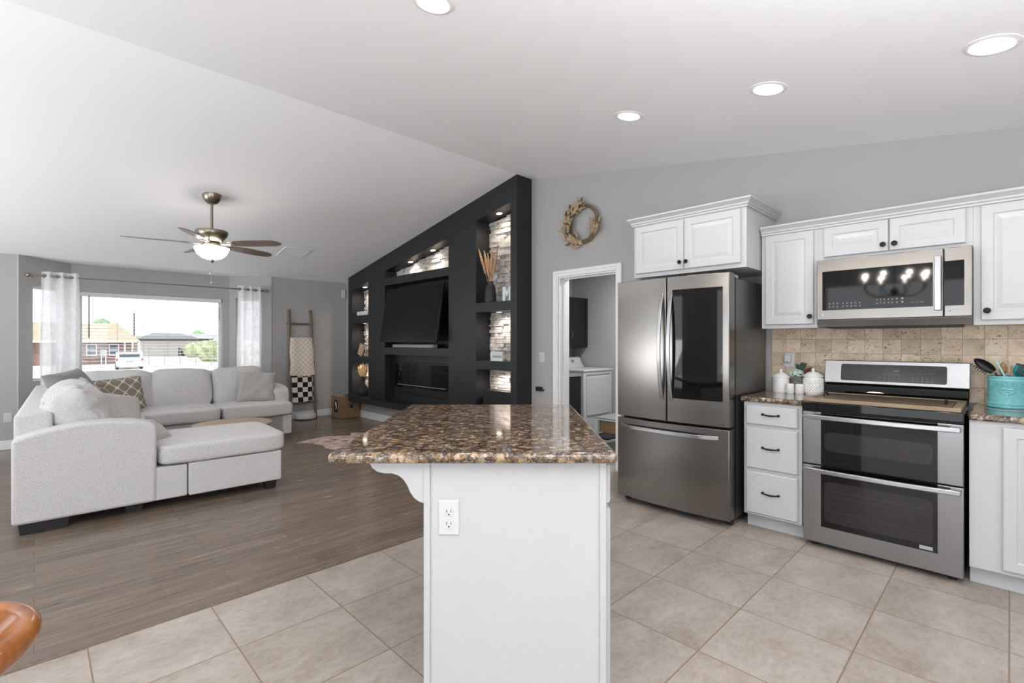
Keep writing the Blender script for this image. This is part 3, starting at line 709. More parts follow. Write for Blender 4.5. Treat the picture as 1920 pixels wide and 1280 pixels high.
for i in range(3): mwt('—', .415-i*.022, 1.548, .014)
for z in (1.573, 1.551): mwt('≡', .489, z, .014); mwt('≡', .462, z, .020)
mb = MB(); mb.tube([(3.794, .882+.008*math.cos(a), 1.487+.008*math.sin(a)) for a in [i*PI/8 for i in range(16)]], .001, 6, closed=True); mb.build('logo', 'plastic', d)
text_obj('logo', 'e', .012, (3.7945, .882, 1.487), U_, V_, 'plastic', d, .0002)
MB().ball((3.794, .858, 1.487), .0035).build('sensor', 'plastic', d)
text_obj('badge', 'M', .014, (3.7945, .245, 1.487), U_, V_, 'printdark', cpn, .0002)
# ---- refrigerator
FY0, FY1 = 1.366, 2.276; FC = (FY0+FY1)/2
t = thing('refrigerator', 'stainless french-door refrigerator with a black glass panel', 'refrigerator', (3.85, FC, 0))
MB().box(3.575, 4.19, FY0+.006, FY1-.006, .045, 1.762).build('body', 'steelside', t, bevel=.004)
MB().box(3.545, 3.580, FY0+.004, FY1-.004, .05, 1.77).build('gasket', 'black', t)
def fx_(y): return 3.452-.034*(1-((y-FC)/.455)**2)
def door(yl, yr, z0, z1, nm):
    n = 14; pts = [(fx_(yl+(yr-yl)*i/n), yl+(yr-yl)*i/n) for i in range(n+1)]
    pts = [(pts[0][0]+.006, yl)]+[(pts[0][0], yl-.003 if yl > yr else yl)]+pts[1:-1]+[(pts[-1][0], yr+.003)]+[(pts[-1][0]+.006, yr)]
    return MB().prism(pts+[(3.545, yr), (3.545, yl)], z0, z1, 'Z').build(nm, 'steel', t, bevel=.003, angle=25)
dl = door(FY1, FC+.003, .708, 1.795, 'left_door'); dr = door(FC-.003, FY0, .708, 1.795, 'right_door'); dw = door(FY1, FY0, .055, .690, 'freezer_drawer')
mb = MB(); n = 10; ya, yb = 1.772, 1.409
mb.grid(lambda u, v: (fx_(ya+(yb-ya)*u)-.0022, ya+(yb-ya)*u, .886+.81*v), n, 1); mb.build('glass_panel', 'blackgloss', dr)
def arc_handle(parent, y):
    mb = MB(); n = 20; pr = []
    for i in range(n+1):
        q = i/n; z = .868+.80*q; pr.append((fx_(y)-.006-.050*math.sin(PI*q)**.75, z))
    mb.prism(pr+[(x+.014, z) for x, z in pr[::-1]], y-.014, y+.014, 'Y'); mb.build('door_handle', 'chrome', parent, bevel=.004, angle=50)
arc_handle(dl, FC+.038); arc_handle(dr, FC-.038)
mb = MB(); n = 24; pr = []
for i in range(n+1):
    q = i/n; y = FY1-.03-(FY1-FY0-.10)*q; pr.append((fx_(y)-.004-.040*min(1, math.sin(PI*q)*2.2), y))
mb.prism(pr+[(x+.013, y) for x, y in pr[::-1]], .612, .642, 'Z'); mb.build('drawer_handle', 'chrome', dw, bevel=.004, angle=50)
for yy in (FY0+.04, FY1-.04):
    MB().box(3.50, 3.64, yy-.03, yy+.03, 1.762, 1.79).build('hinge_cover', 'greyplastic', t, bevel=.006)
    MB().cyl((3.56, yy-.02, .026), (3.56, yy+.02, .026), .026).build('roller', 'black', t, bevel=.003)
MB().box(3.56, 3.60, FY0+.06, FY1-.06, .02, .055).build('base_grille', 'black', t)
MB().box(4.10, 4.16, FY0+.05, FY1-.05, 0, .05).build('rear_foot', 'black', t)
mb = MB(); mb.tube([(3.4395, 1.545+.012*math.cos(a), 1.742+.012*math.sin(a)) for a in [i*PI/8 for i in range(16)]], .0018, 6, closed=True); mb.build('logo', 'charlabel', dr)
text_obj('logo', 'LG', .026, (3.4415, 1.502, 1.742), U_, V_, 'charlabel', dr, .0006)
MB().box(3.436, 3.448, 1.402, 1.482, .722, .734).build('badge', 'printdark', dr)
# ---- canisters and friends
def canister(x, y, r, h, rib, label):
    t = thing('canister', label, 'canister', (x, y, CT))
    pr = [(0, 0), (r*.94, 0), (r*.97, .006)]
    for i in range(28):
        z = .01+(h-.02)*i/27; pr.append((r*(1+(.018*math.cos(i*PI) if rib and 3 < i < 25 else 0)), z))
    pr += [(r*.95, h), (0, h)]
    mb = MB().lathe(pr, n=40, m=T(x, y, CT))
    if not rib:
        for k in range(9):
            for i in range(18):
                a = 2*PI*(i+.5*(k % 2))/18; mb.ball((x+r*math.cos(a), y+r*math.sin(a), CT+.02+k*(h-.04)/8), .007, (1, 1, 1), 6)
    mb.build('jar', 'ceramic', t)
    MB().lathe([(0, h), (r*1.09, h), (r*1.09, h+.006), (r*.95, h+.012), (r*.6, h+.030), (r*.18, h+.036), (r*.14, h+.044), (0, h+.044)], n=40, m=T(x, y, CT)).build('lid', 'ceramic', t)
    MB().ball((x, y, CT+h+.052), .0125).build('lid_knob', 'ceramic', t)
canister(4.075, 1.225, .056, .112, True, 'white ribbed lidded canister nearest the refrigerator')
canister(4.085, 1.012, .060, .128, False, 'white quilted lidded canister beside the range')
def shaker(y, label):
    t = thing('spice_jar', label, 'jar', (4.03, y, CT))
    mb = MB().lathe([(0, 0), (.026, 0), (.029, .006), (.029, .064), (.025, .072), (0, .073)], n=28, m=T(4.03, y, CT)); mb.build('jar_body', 'ceramic', t)
    mb = MB()
    for k in range(4):
        for i in range(9):
            a = 2*PI*(i+.5*(k % 2))/9; c = Vector((4.03+.029*math.cos(a), y+.029*math.sin(a), CT+.014+.014*k)); tt = Vector((-math.sin(a), math.cos(a), 0))
            mb.tube([c+tt*.006*math.cos(b)+Vector((0, 0, .006*math.sin(b))) for b in [j*PI/4 for j in range(8)]], .0012, 4, closed=True)
    mb.build('embossed_rings', 'ceramic', t)
shaker(1.150, 'small white embossed jar, left of the pair between the canisters'); shaker(1.086, 'small white embossed jar, right of the pair between the canisters')
t = thing('flower_jar', 'glass jar of white artificial flowers with dark sprigs behind small jars', 'plant', (4.135, 1.125, CT))
MB().lathe([(0, 0), (.034, 0), (.036, .01), (.036, .10), (.032, .115), (.034, .12)], n=28, m=T(4.135, 1.125, CT)).build('glass_jar', 'glassy', t)
mb = MB()
for (a, b, c, r) in ((4.115, 1.150, .145, .028), (4.12, 1.105, .142, .028), (4.14, 1.13, .155, .026)):
    for i in range(26):
        v = Vector((random.gauss(0, 1), random.gauss(0, 1), random.gauss(0, 1))).normalized()*r*.7; mb.ball((a+v.x, b+v.y, CT+c+v.z), r*.42, (1, 1, .7), 6)
mb.build('blossoms', 'petal', t)
mb = MB()
for (dx, dy, dz, L) in ((0, -.035, .085, .115), (0, .008, .075, .08), (0, -.07, .055, .11), (.0, -.02, .09, .09)):
    for i in range(26):
        q = i/25; c = Vector((4.14, 1.12+dy*q*1.2, CT+.13+dz*q)); s_ = (-1)**i
        mb.ball((c.x-.008*random.random(), c.y+s_*.010*(1-q*.5), c.z+.004), .0085, (.5, 1, .6), 6)
mb.build('dark_leaves', 'leaf', t)
mb = MB()
for i in range(18): mb.ball((4.14+random.uniform(-.01, .01), 1.075-.004*i+.02, CT+.150+.0022*i+random.uniform(-.008, .008)), .0085, n=6)
mb.build('red_berries', 'red', t)
# outlet with plug-in on backsplash
def outlet(x, y, z, label, w_=.072, h_=.115, fx=-1, parentframe=None):
    t = thing('wall_outlet', label, 'outlet', (x, y, z-h_/2))
    MB().loft((x, y+w_/2, z-h_/2), U_, V_, w_, h_, [(0, 0), (0, .003), (.004, .006)], .004).build('cover_plate', 'plastic', t, smooth=False)
    return t
t = outlet(4.21, 1.205, 1.165, 'white outlet plate with plug-in device on the travertine backsplash')
MB().loft((4.204, 1.235, 1.145), U_, V_, .045, .062, [(0, 0), (0, .022), (.006, .028)], .008).build('plug_in_device', 'plastic', t, smooth=True)
MB().ball((4.175, 1.213, 1.155), .004).build('indicator', 'printdark', t)
t = thing('light_switch', 'white rocker switch plate beside the dark media wall', 'switch', (WX, 3.81, 1.065))
MB().loft((WX, 3.85, 1.065), U_, V_, .078, .12, [(0, 0), (0, .003), (.004, .006)], .004).build('cover_plate', 'plastic', t, smooth=False)
MB().loft((WX-.006, 3.83, 1.09), U_, V_, .036, .07, [(0, 0), (0, .003), (.002, .004)], 0).build('rocker', 'plastic', t, smooth=False)
t = thing('wall_plug', 'black plug adapter in wall just above the island countertop', 'plug', (WX, 3.82, .73))
MB().box(WX-.045, WX, 3.80, 3.875, .735, .785).box(WX-.035, WX, 3.77, 3.80, .74, .755).build('adapter', 'black', t, bevel=.006)
# ---- utensil crock
cx, cy = 4.075, .008
t = thing('utensil_crock', 'turquoise ceramic utensil crock with embossed urn and lettering', 'crock', (cx, cy, CT))
pr = [(0, 0), (.090, 0), (.094, .004), (.094, .012), (.090, .016), (.094, .020), (.094, .028), (.090, .032), (.090, .150), (.093, .155), (.093, .163), (.090, .168), (.093, .176), (.092, .184), (.085, .184), (.083, .02), (0, .02)]
MB().lathe(pr, n=56, m=T(cx, cy, CT)).build('jar', 'teal', t)
def on_crock(ang, z, off=0): return Vector((cx+(.0905+off)*math.cos(ang), cy+(.0905+off)*math.sin(ang), CT+z))
va = PI-.06  # toward camera
for i, ch in enumerate('UTENSILS'):
    a = va-.75+1.5*i/7; Un = Vector((-math.sin(a), math.cos(a), 0))
    text_obj('embossed_letter', ch, .030, on_crock(a, .136, .0005), tuple(Un), V_, 'teal', t, .0035)
mb = MB()
def urn(f): return [on_crock(va+a/.09, z) for a, z in f]
mb.tube(urn([(-.032, .118), (-.03, .098), (-.016, .086), (0, .080), (.016, .086), (.03, .098), (.032, .118)]), .0042, 6)
mb.tube(urn([(0, .08), (0, .058)]), .004, 6).tube(urn([(-.012, .056), (.012, .056)]), .003, 6).tube(urn([(-.024, .113), (-.012, .108), (0, .112), (.012, .108), (.024, .113)]), .0035, 6).tube(urn([(-.012, .095), (0, .10), (.012, .095)]), .004, 6)
mb.build('embossed_urn', 'teal', t)
def stick(mb, p0, p1, r=.005, r1=None): mb.tube([p0, p1], [r, r1 or r], 10); return mb
def crockp(dy, dz, dx=0): return (cx+dx, cy+dy, CT+dz)
# pasta server
t = thing('pasta_server', 'black toothed pasta server leaning left out of the crock', 'utensil', crockp(0, .03))
stick(MB(), crockp(-.02, .03), crockp(.055, .20)).build('handle', 'black', t)
mb = MB(); bas = Vector(crockp(.06, .205)); dr_ = Vector((-.05, .70, .62)).normalized(); sd = Vector((-.2, -.6, .68)).normalized()
def bowl(u, v):
    a = (v-.5)*2; q = u; wd = .030*math.sin(PI*min(1, .12+q*.88))**.6; return bas+dr_*(q*.115)+sd*a*wd+Vector((-1, 0, 0))*(-.016*(1-a*a))
mb.grid(bowl, 12, 8, .003)
for i in range(7):
    p = bas+dr_*(.02+.013*i)-sd*.028; mb.cyl(p, p-sd*.016+Vector((-.008, 0, 0)), .0035, .0015, 8)
mb.build('toothed_bowl', 'black', t)
t = thing('spatula', 'thin pale mint spatula standing between pasta server and wooden spoon', 'utensil', crockp(0, .03, -.02))
mb = MB(); mb.obox(Matrix.Translation(crockp(.022, .20, -.02)) @ Matrix.Rotation(-.38, 4, 'X'), .004, .010, .16); mb.build('blade', 'mint', t, bevel=.0015)
t = thing('wooden_spoon', 'flat wooden spoon at back of the crock', 'utensil', crockp(0, .03, .03))
stick(MB(), crockp(.01, .03, .03), crockp(.02, .19, .03), .005).build('handle', 'spoonwood', t)
MB().ball(crockp(.022, .222, .03), .022, (.3, .8, 1.7)).build('spoon_head', 'spoonwood', t)
t = thing('whisk_handle', 'light wooden stick utensil in the middle of the crock', 'utensil', crockp(-.01, .03, -.03))
stick(MB(), crockp(-.012, .03, -.03), crockp(-.014, .245, -.03), .0055, .0045).build('handle', 'boardlt', t)
t = thing('silicone_spoon', 'turquoise silicone spoon standing in the crock', 'utensil', crockp(-.03, .03))
stick(MB(), crockp(-.03, .03), crockp(-.042, .19), .005).build('handle', 'tealsil', t)
MB().ball(crockp(-.045, .215), .027, (.35, 1, 1.45)).build('spoon_head', 'tealsil', t)
t = thing('slotted_spoon', 'black slotted spoon at the right of the crock', 'utensil', crockp(-.05, .03, -.03))
stick(MB(), crockp(-.07, .05, -.03), crockp(-.062, .19, -.035), .005).build('handle', 'black', t)
mb = MB()
for k in range(5): mb.obox(Matrix.Translation(crockp(-.055+(k-2)*.0085, .222, -.04)) @ Matrix.Rotation(.28, 4, 'X'), .004, .005, .066-.007*abs(k-2))
mb.obox(Matrix.Translation(crockp(-.048, .252, -.04)) @ Matrix.Rotation(.28, 4, 'X'), .005, .034, .010).obox(Matrix.Translation(crockp(-.062, .192, -.04)) @ Matrix.Rotation(.28, 4, 'X'), .005, .034, .012)
mb.build('slotted_head', 'black', t, bevel=.0015)

# ---- island
IM = Matrix.Rotation(TH-PI/2, 4, 'Z'); frame(IM)
t = thing('island_cabinet', 'white kitchen island base with a scrolled bracket', 'island', (.02, 2.3, 0))
BX0, BX1, BY0, BY1 = -.308, .332, 1.73, 2.95
MB().box(BX0, BX1, BY0, BY1, .0, CT-.038).build('body', 'cab', t, bevel=.002)
for a, b in ((BX0-.004, BX0+.018), (BX1-.022, BX1+.001)): MB().box(a, b, BY0-.007, BY0, 0, CT-.038).build('end_stile', 'cab', t, bevel=.0015)
# corbel
pr = [(BX0, CT-.038), (-.505, CT-.038)]
sc_ = [(-.505, .878), (-.497, .862), (-.478, .848), (-.452, .842), (-.425, .842), (-.402, .834), (-.385, .820), (-.372, .800), (-.362, .776), (-.348, .755), (-.33, .742), (BX0, .735)]
MB().prism([(BX0, CT-.038)]+[(-.505, CT-.038)]+sc_, BY0+.0, BY0+.045, 'Y').build('bracket', 'cab', t, bevel=.002, angle=50)
def sidef(mb, z0, z1, y0, y1, rings): return mb.loft((BX1, y0, z0), (0, 1, 0), V_, y1-y0, z1-z0, rings)
for (a, b) in ((1.745, 2.15), (2.16, 2.56), (2.57, 2.94)):
    sidef(MB(), .735, .870, a, b, FLAT).build('drawer', 'cab', t, smooth=False); sidef(MB(), .085, .715, a, b, PANEL).build('door', 'cab', t, smooth=False)
o = counter([(-.638, 1.678), (.366, 1.678), (.366, 2.998), (-.625, 2.998)], CT, 'countertop', 'polished brown granite top of the kitchen island', th=.038, bev=.017)
t = thing('wall_outlet', 'white duplex outlet on the end panel of the island', 'outlet', (-.225, BY0, .665))
OX, OZ = (842-960)/915*1.73, 1.31-(969.5-640)/915*1.73
MB().loft((OX-.037, BY0, OZ-.062), (1, 0, 0), V_, .074, .124, [(0, 0), (0, .003), (.004, .006)], .004).build('cover_plate', 'plastic', t, smooth=False)
for dz in (.0215, -.0215):
    r = MB().loft((OX-.017, BY0-.006, OZ+dz-.0165), (1, 0, 0), V_, .034, .033, [(0, 0), (0, .0015), (.001, .002)], .012).build('receptacle', 'plastic', t, smooth=False)
    mb = MB().box(OX-.0085, OX-.0065, BY0-.0085, BY0-.0078, OZ+dz-.002, OZ+dz+.008).box(OX+.0065, OX+.0085, BY0-.0085, BY0-.0078, OZ+dz-.001, OZ+dz+.007)
    mb.cyl((OX, BY0-.0085, OZ+dz-.009), (OX, BY0-.0078, OZ+dz-.009), .0028, n=10); mb.build('slots', 'black', r)
frame()
# ================================================================== LIVING ROOM
def rotfor(nrm, up=(0, 0, 1), roll=0):
    z = Vector(nrm).normalized(); x = Vector(up).cross(z).normalized(); y = z.cross(x)
    return Matrix((( x.x, y.x, z.x), (x.y, y.y, z.y), (x.z, y.z, z.z))) @ Matrix.Rotation(roll, 3, 'Z')
SF = T(-.11, 4.64, 0, -.035); frame(SF)
t = thing('sectional_sofa', 'light grey tweed sectional sofa with chaise below the bay window', 'sofa', (1.2, 1.6, 0))
arm = [(0, .075), (.785, .075), (.79, .62), (.782, .668), (.74, .692), (.64, .712), (.52, .724), (.42, .727), (.32, .722), (.20, .702), (.09, .676), (.02, .655), (0, .63)]
MB().prism(arm, 0, .215, 'Y').build('arm', 'sofa', t, bevel=.022, seg=4, angle=60)
MB().box(.215, .99, .015, 3.3, .075, .33).box(0, .215, .215, 3.3, .075, .33).box(.99, 2.42, 2.24, 3.3, .075, .33).build('base', 'sofa', t, bevel=.012, seg=3)
MB().box(.997, 1.70, .0, .85, .075, .335).build('chaise_base', 'sofa', t, bevel=.012, seg=3)
MB().box(0, .20, .19, 3.3, .32, .80).build('back_frame', 'sofa', t, bevel=.03, seg=4)
MB().box(.20, 2.42, 3.08, 3.3, .32, .875).build('back_frame', 'sofa', t, bevel=.03, seg=4)
ra = [(2.52, .075), (3.3, .075), (3.3, .70), (3.1, .705), (2.85, .70), (2.65, .685), (2.56, .665), (2.52, .62)]
MB().prism(ra, 2.34, 2.58, 'X').build('arm', 'sofa', t, bevel=.025, seg=4, angle=60)
MB().box(1.70, 2.52, 2.24, 2.60, .075, .33).build('base', 'sofa', t, bevel=.012, seg=3)
mb = MB(); softbox(mb, (1.27, .415, .418), (.955, .875, .165), p=9, n=12, bulge=(.0, .0, .014), nz=.006, seed=1); mb.build('chaise_cushion', 'sofa', t, angle=80, sub=1)
for i, (c, s_) in enumerate((((.53, .54, .41), (.56, .66, .165)), ((.60, 1.33, .415), (.72, .90, .17)), ((.56, 2.40, .415), (.70, 1.22, .17)), ((1.295, 2.60, .418), (.79, .84, .172)), ((2.115, 2.36, .418), (.82, .36, .17)), ((2.01, 2.68, .414), (.62, .66, .168)))):
    mb = MB(); softbox(mb, c, s_, p=9, n=12, bulge=(.004, .004, .012), nz=.008, seed=i+3); mb.build('seat_cushion', 'sofa', t, angle=80, sub=1)
for i, (y, L, h) in enumerate(((.56, .70, .53), (1.33, .74, .50), (2.10, .72, .50))):
    mb = MB(); m = Matrix.Translation((.345, y, .70)) @ Matrix.Rotation(-.40, 4, 'Y'); softbox(mb, None, (.27, L, h), p=4.6, n=26, bulge=(.06, .0, .02), nz=.04, seed=i+11, m=m); mb.build('back_cushion', 'sofa', t, angle=80, sub=1)
for i, (x, L, h) in enumerate(((.70, .74, .53), (1.37, .68, .53), (2.03, .64, .525))):
    mb = MB(); m = Matrix.Translation((x, 2.95, .685)) @ Matrix.Rotation(-.22, 4, 'X'); softbox(mb, None, (L, .25, h), p=6, n=14, bulge=(.005, .045, .01), nz=.02, seed=i+21, m=m); mb.build('back_cushion', 'sofa', t, angle=80, sub=1)
for (x0, x1, y0, y1) in ((.03, .29, .03, .12), (1.57, 1.67, .03, .12), (1.57, 1.67, .72, .80), (.03, .12, 3.1, 3.2), (2.42, 2.52, 2.58, 2.7), (2.42, 2.52, 3.15, 3.25), (.6, .72, .1, .2)):
    MB().prism([(x0+.01, 0), (x1-.015, 0), (x1, .08), (x0, .08)], y0, y1, 'Y').build('foot', 'foot', t)
frame()
throw_pillow('throw_pillow', 'light grey square throw pillow standing nearest the camera behind the sofa arm', 'pillow', (.42, 5.16, .70), rotfor((.55, -1, .95), roll=-.30), .56, .50, .17, 1)
throw_pillow('throw_pillow', 'darker grey throw pillow propped in the far left corner of the sofa', 'pillowd', (.29, 6.45, .83), rotfor((.9, -.75, .75), roll=.12), .50, .46, .15, 2)
throw_pillow('throw_pillow', 'trellis-patterned rectangular pillow at the window side of the sofa corner', 'trellis', (.66, 7.12, .70), rotfor((.28, -1, .30), roll=.06), .60, .42, .15, 3)
throw_pillow('throw_pillow', 'trellis-patterned pillow tipped forward at the left of the patterned pair', 'trellis', (.38, 6.78, .68), rotfor((.55, -1, .5), roll=-.35), .46, .42, .14, 4)
throw_pillow('throw_pillow', 'grey square pillow leaning at the right end beside the ladder', 'pillow', (2.17, 7.20, .685), rotfor((-.25, -1, .42), roll=-.05), .50, .46, .16, 5)
throw_pillow('throw_pillow', 'light beige pillow lying on the chaise against the near sofa arm', 'pillow', (.66, 5.06, .565), rotfor((.5, -.25, 1), (0, 1, 0), .3), .42, .40, .12, 6)
# coffee table
t = thing('coffee_table', 'round pale oak coffee table behind the chaise', 'table', (1.55, 5.93, 0))
MB().lathe([(0, .395), (.375, .395), (.385, .402), (.385, .416), (.378, .422), (0, .422)], n=56, m=T(1.55, 5.93)).build('table_top', 'tabletop', t)
for a in range(3): b = a*2*PI/3+.4; MB().cyl((1.55+.30*math.cos(b), 5.93+.30*math.sin(b), 0), (1.55+.16*math.cos(b), 5.93+.16*math.sin(b), .396), .014, .022).build('leg', 'tabletop', t)
# rod and curtains
t = thing('curtain_rod', 'brushed metal curtain rod with ball finials across the bay', 'curtain rod', (1.31, 8.44, 2.10))
RYY = 8.44
mb = MB().cyl((-.02, RYY, 2.13), (.42, RYY, 2.13), .013).cyl((.42, RYY, 2.13), (2.2, RYY, 2.13), .008).cyl((2.2, RYY, 2.13), (2.66, RYY, 2.13), .011); mb.build('rod', 'nickel', t)
for x in (-.05, 2.69): mb = MB().ball((x, RYY, 2.13), .028, n=16).cyl((x+(.035 if x < 1 else -.035), RYY, 2.13), (x+(.015 if x < 1 else -.015), RYY, 2.13), .018); mb.build('finial', 'nickel', t)
for x, yy in ((-.01, 8.60), (2.655, 8.60)): MB().cyl((x, RYY, 2.125), (x, yy, 2.125), .006).build('bracket', 'nickel', t)
def curtain(x0, x1, label, waves):
    t = thing('curtain', label, 'curtain', ((x0+x1)/2, RYY, .03), 'sheer curtains at the bay window')
    def f(u, v):
        x = x0+(x1-x0)*u; am = .045*(.75+.25*math.sin(3*v+u*5)); sp = 1+.05*(1-v)
        xx = (x0+x1)/2+(x-(x0+x1)/2)*sp
        return Vector((xx+.006*math.sin(v*9+u*14), RYY+am*math.sin(u*waves*2*PI+.4)+.012*math.sin(u*31+v*4)*(1-v), .03+2.155*v))
    MB().grid(f, 120, 24).build('panel', 'sheer', t, angle=180)
    for i in range(waves*2):
        u = (i+.5)/(waves*2); p = (x0+(x1-x0)*u, RYY, 2.13)
        mb = MB(); mb.tube([(p[0], p[1]+.024*math.cos(a), p[2]+.024*math.sin(a)) for a in [k*PI/9 for k in range(18)]], .0045, 6, closed=True); mb.build('grommet', 'nickel', t)
curtain(.06, .42, 'sheer white curtain panel at the left end of the rod', 3)
curtain(2.27, 2.62, 'sheer white curtain panel at the right end of the rod', 3)
# blinds
t = thing('window_blind', 'white horizontal blinds with open slats in the picture window', 'blind', (1.31, BY+.03, WZ0))
MB().box(WX0+.012, WX1-.012, BY+.008, BY+.062, WZ1-.062, WZ1-.002).build('headrail', 'blind', t, bevel=.003)
mb = MB(); z = WZ0+.045
while z < WZ1-.075: mb.obox(Matrix.Translation(((WX0+WX1)/2, BY+.036, z)) @ Matrix.Rotation(.13, 4, 'X'), WX1-WX0-.03, .048, .0026); z += .0465
mb.build('slats', 'blind', t, smooth=False)
MB().box(WX0+.012, WX1-.012, BY+.015, BY+.057, WZ0+.01, WZ0+.028).build('bottom_rail', 'blind', t, bevel=.002)
mb = MB()
for i in range(6):
    x = WX0+.12+i*(WX1-WX0-.24)/5
    for yy in (BY+.011, BY+.061): mb.cyl((x, yy, WZ0+.02), (x, yy, WZ1-.05), .0011, n=5)
mb.build('ladder_cords', 'greyplastic', t)
MB().cyl((.545, BY+.002, 1.36), (.545, BY+.002, 1.945), .0055, n=8).build('tilt_wand', 'wand', t)
MB().cyl((2.15, BY+.002, 1.66), (2.15, BY+.002, 1.86), .004, n=8).build('lift_cord', 'wand', t)
# ladder
frame(T(3.243, 8.30, 0))
t = thing('blanket_ladder', 'weathered wood blanket ladder leaning on the grey wall', 'ladder', (0, 0, 0))
def lad(s_, z): return (s_*(.213-.018*z), .04+.155*z/1.85, z)
for s_ in (-1, 1): MB().tube([lad(s_, 0), lad(s_, .9), lad(s_, 1.85)], .0225, 12).build('rail', 'ladderwood', t)
for z in (.28, .72, 1.24, 1.61): a, b = Vector(lad(-1, z)), Vector(lad(1, z)); e = (b-a).normalized()*(.035 if z in (.28, 1.61) else .015); MB().cyl(a-e, b+e, .017).build('rung', 'ladderwood', t)
def blanket(name, label, mat, z0, z1, w0, w1, seed, thick=.028):
    def f(u, v):
        z = z0+(z1-z0)*v; a = (u-.5)*2; ww = (w0+(w1-w0)*v); off = -.035-thick-.006*math.sin(u*9+seed)-.006*math.sin(v*7+u*4)
        edge = .035*abs(a)**6
        return Vector((a*ww*(1+.02*math.sin(v*11+seed)), lad(1, z)[1]+off+edge, z+.008*math.sin(u*7+seed)*(1-v)+.01*a*(1 if seed == 2 else 0)))
    mb = MB().grid(f, 30, 30, thick); o = mb.build(name, mat, None, origin=(0, lad(1, z0)[1]-.08, z0), angle=80); props(o, label, 'blanket'); return o
blanket('throw_blanket', 'cream checkered knit blanket folded over the ladder', 'creamcheck', .735, 1.375, .205, .192, 1, .034)
blanket('throw_blanket', 'black and white checkerboard blanket on the lower ladder rungs', 'bwcheck', .30, .735, .178, .178, 2, .020)
frame()
t = thing('robot_vacuum', 'white domed robot vacuum base under the blanket ladder', 'robot vacuum', (3.25, 8.36, 0))
MB().lathe([(0, .012), (.15, .012), (.165, .02), (.168, .075), (.155, .098), (.10, .112), (0, .118)], n=48, m=T(3.27, 8.325)).build('body', 'plastic', t)
MB().lathe([(0, 0), (.13, 0), (.13, .014), (0, .014)], n=32, m=T(3.27, 8.325)).build('base', 'black', t)
# cardboard cat house
t = thing('cardboard_box', 'brown cardboard cat box with dark arch in the corner', 'box', (3.88, 8.09, 0))
MB().box(3.70, 4.045, 7.915, 8.27, .004, .375).build('carton', 'cardboard', t, bevel=.004)
ar = [(8.02, .10), (8.16, .10)]+[(8.09+.07*math.cos(a), .24+.08*math.sin(a)) for a in [i*PI/10 for i in range(11)]]
MB().prism(ar, 3.697, 3.7005, 'X').build('arch_inset', 'insetdark', t)  # flat dark plate on the solid carton, like the paw discs below
mb = MB().tube([(3.694, 8.085, .235), (3.694, 8.085, .28)], .010, 8); mb.ball((3.694, 8.082, .22), .024, (.3, 1, .7)).tube([(3.694, 8.07, .21), (3.694, 8.065, .175), (3.694, 8.08, .15)], .007, 8); mb.build('hanging_toy', 'ceramic', t)
mb = MB().cyl((3.895, 7.9125, .20), (3.895, 7.9155, .20), .030, n=20)
mb.build('paw_inset', 'insetdark', t)
for dx, dz in ((-.045, .038), (-.015, .055), (.018, .055), (.046, .038)): MB().cyl((3.895+dx, 7.9125, .20+dz), (3.895+dx, 7.9155, .20+dz), .011, n=14).build('paw_inset', 'insetdark', t)
# cowhide rug
cowp = [(2.40, 6.43), (2.55, 6.50), (2.70, 6.54), (2.85, 6.60), (3.00, 6.50), (3.14, 6.42), (3.25, 6.62), (3.38, 6.45), (3.42, 6.1), (3.36, 5.6), (3.45, 5.2), (3.30, 4.95), (3.12, 5.1), (2.9, 5.0), (2.72, 4.86), (2.62, 5.05), (2.70, 5.3), (2.62, 5.6), (2.55, 5.88), (2.60, 6.05), (2.56, 6.22), (2.50, 6.35)]
o = MB().prism(cowp, .001, .007, 'Z').build('cowhide_rug', 'cow', smooth=False); props(o, 'pale brown and cream cowhide rug on the wood floor beyond the island', 'rug')
# media wall objects
tv = rotfor((-1, 0, -.17)); tw, tz0 = 1.43, 1.295
frame(Matrix.Translation((3.90, 6.085, 1.705)) @ Matrix.Rotation(.02, 4, 'Z') @ Matrix.Rotation(.165, 4, 'Y'))
t = thing('television', 'large black flat television tilted forward above the fireplace', 'television', (0, 0, -.41))
MB().box(-.018, .02, -tw/2, tw/2, -.41, .41).build('housing', 'black', t, bevel=.004)
MB().box(-.0195, -.018, -tw/2+.008, tw/2-.008, -.40, .402).build('screen', 'tvscreen', t, smooth=False)
MB().box(.02, .30, -.12, .12, -.14, .14).build('wall_mount', 'black', t)
frame()
t = thing('soundbar', 'slim silver soundbar on the ledge under the television', 'soundbar', (4.03, 6.19, 1.218))
MB().box(3.985, 4.075, 5.66, 6.735, 1.218, 1.268).build('housing', 'greyplastic', t, bevel=.008)
MB().box(3.983, 3.986, 5.72, 6.68, 1.226, 1.260).build('grille', 'charlabel', t)
t = thing('electric_fireplace', 'black glass electric fireplace recessed in the media wall', 'fireplace', (4.14, 6.1, .39))
MB().box(4.12, 4.20, 5.275, 6.925, .392, 1.105).build('surround', 'dark', t)
MB().box(4.100, 4.12, 5.40, 6.87, .50, .99).build('frame', 'black', t, bevel=.004)
MB().box(4.0975, 4.100, 5.43, 6.85, .60, .968).build('glass', 'blackgloss', t, smooth=False)
MB().box(4.0965, 4.0975, 5.50, 6.77, .640, .646).build('ember_strip', 'charlabel', t)
def vase(x, y, z, prof, label, st, nm='stalk_vase'):
    t = thing(nm, label, 'vase', (x, y, z)); MB().lathe(prof, n=32, m=T(x, y, z)).build('vase_body', 'charcoalpot', t); return t
t = vase(4.04, 4.505, 1.79, [(0, 0), (.062, 0), (.072, .01), (.074, .06), (.066, .16), (.050, .22), (.034, .235), (.034, .262), (.028, .262), (.028, .1), (0, .1)], 'black vase of tan pampas stalks in the upper right niche', 0)
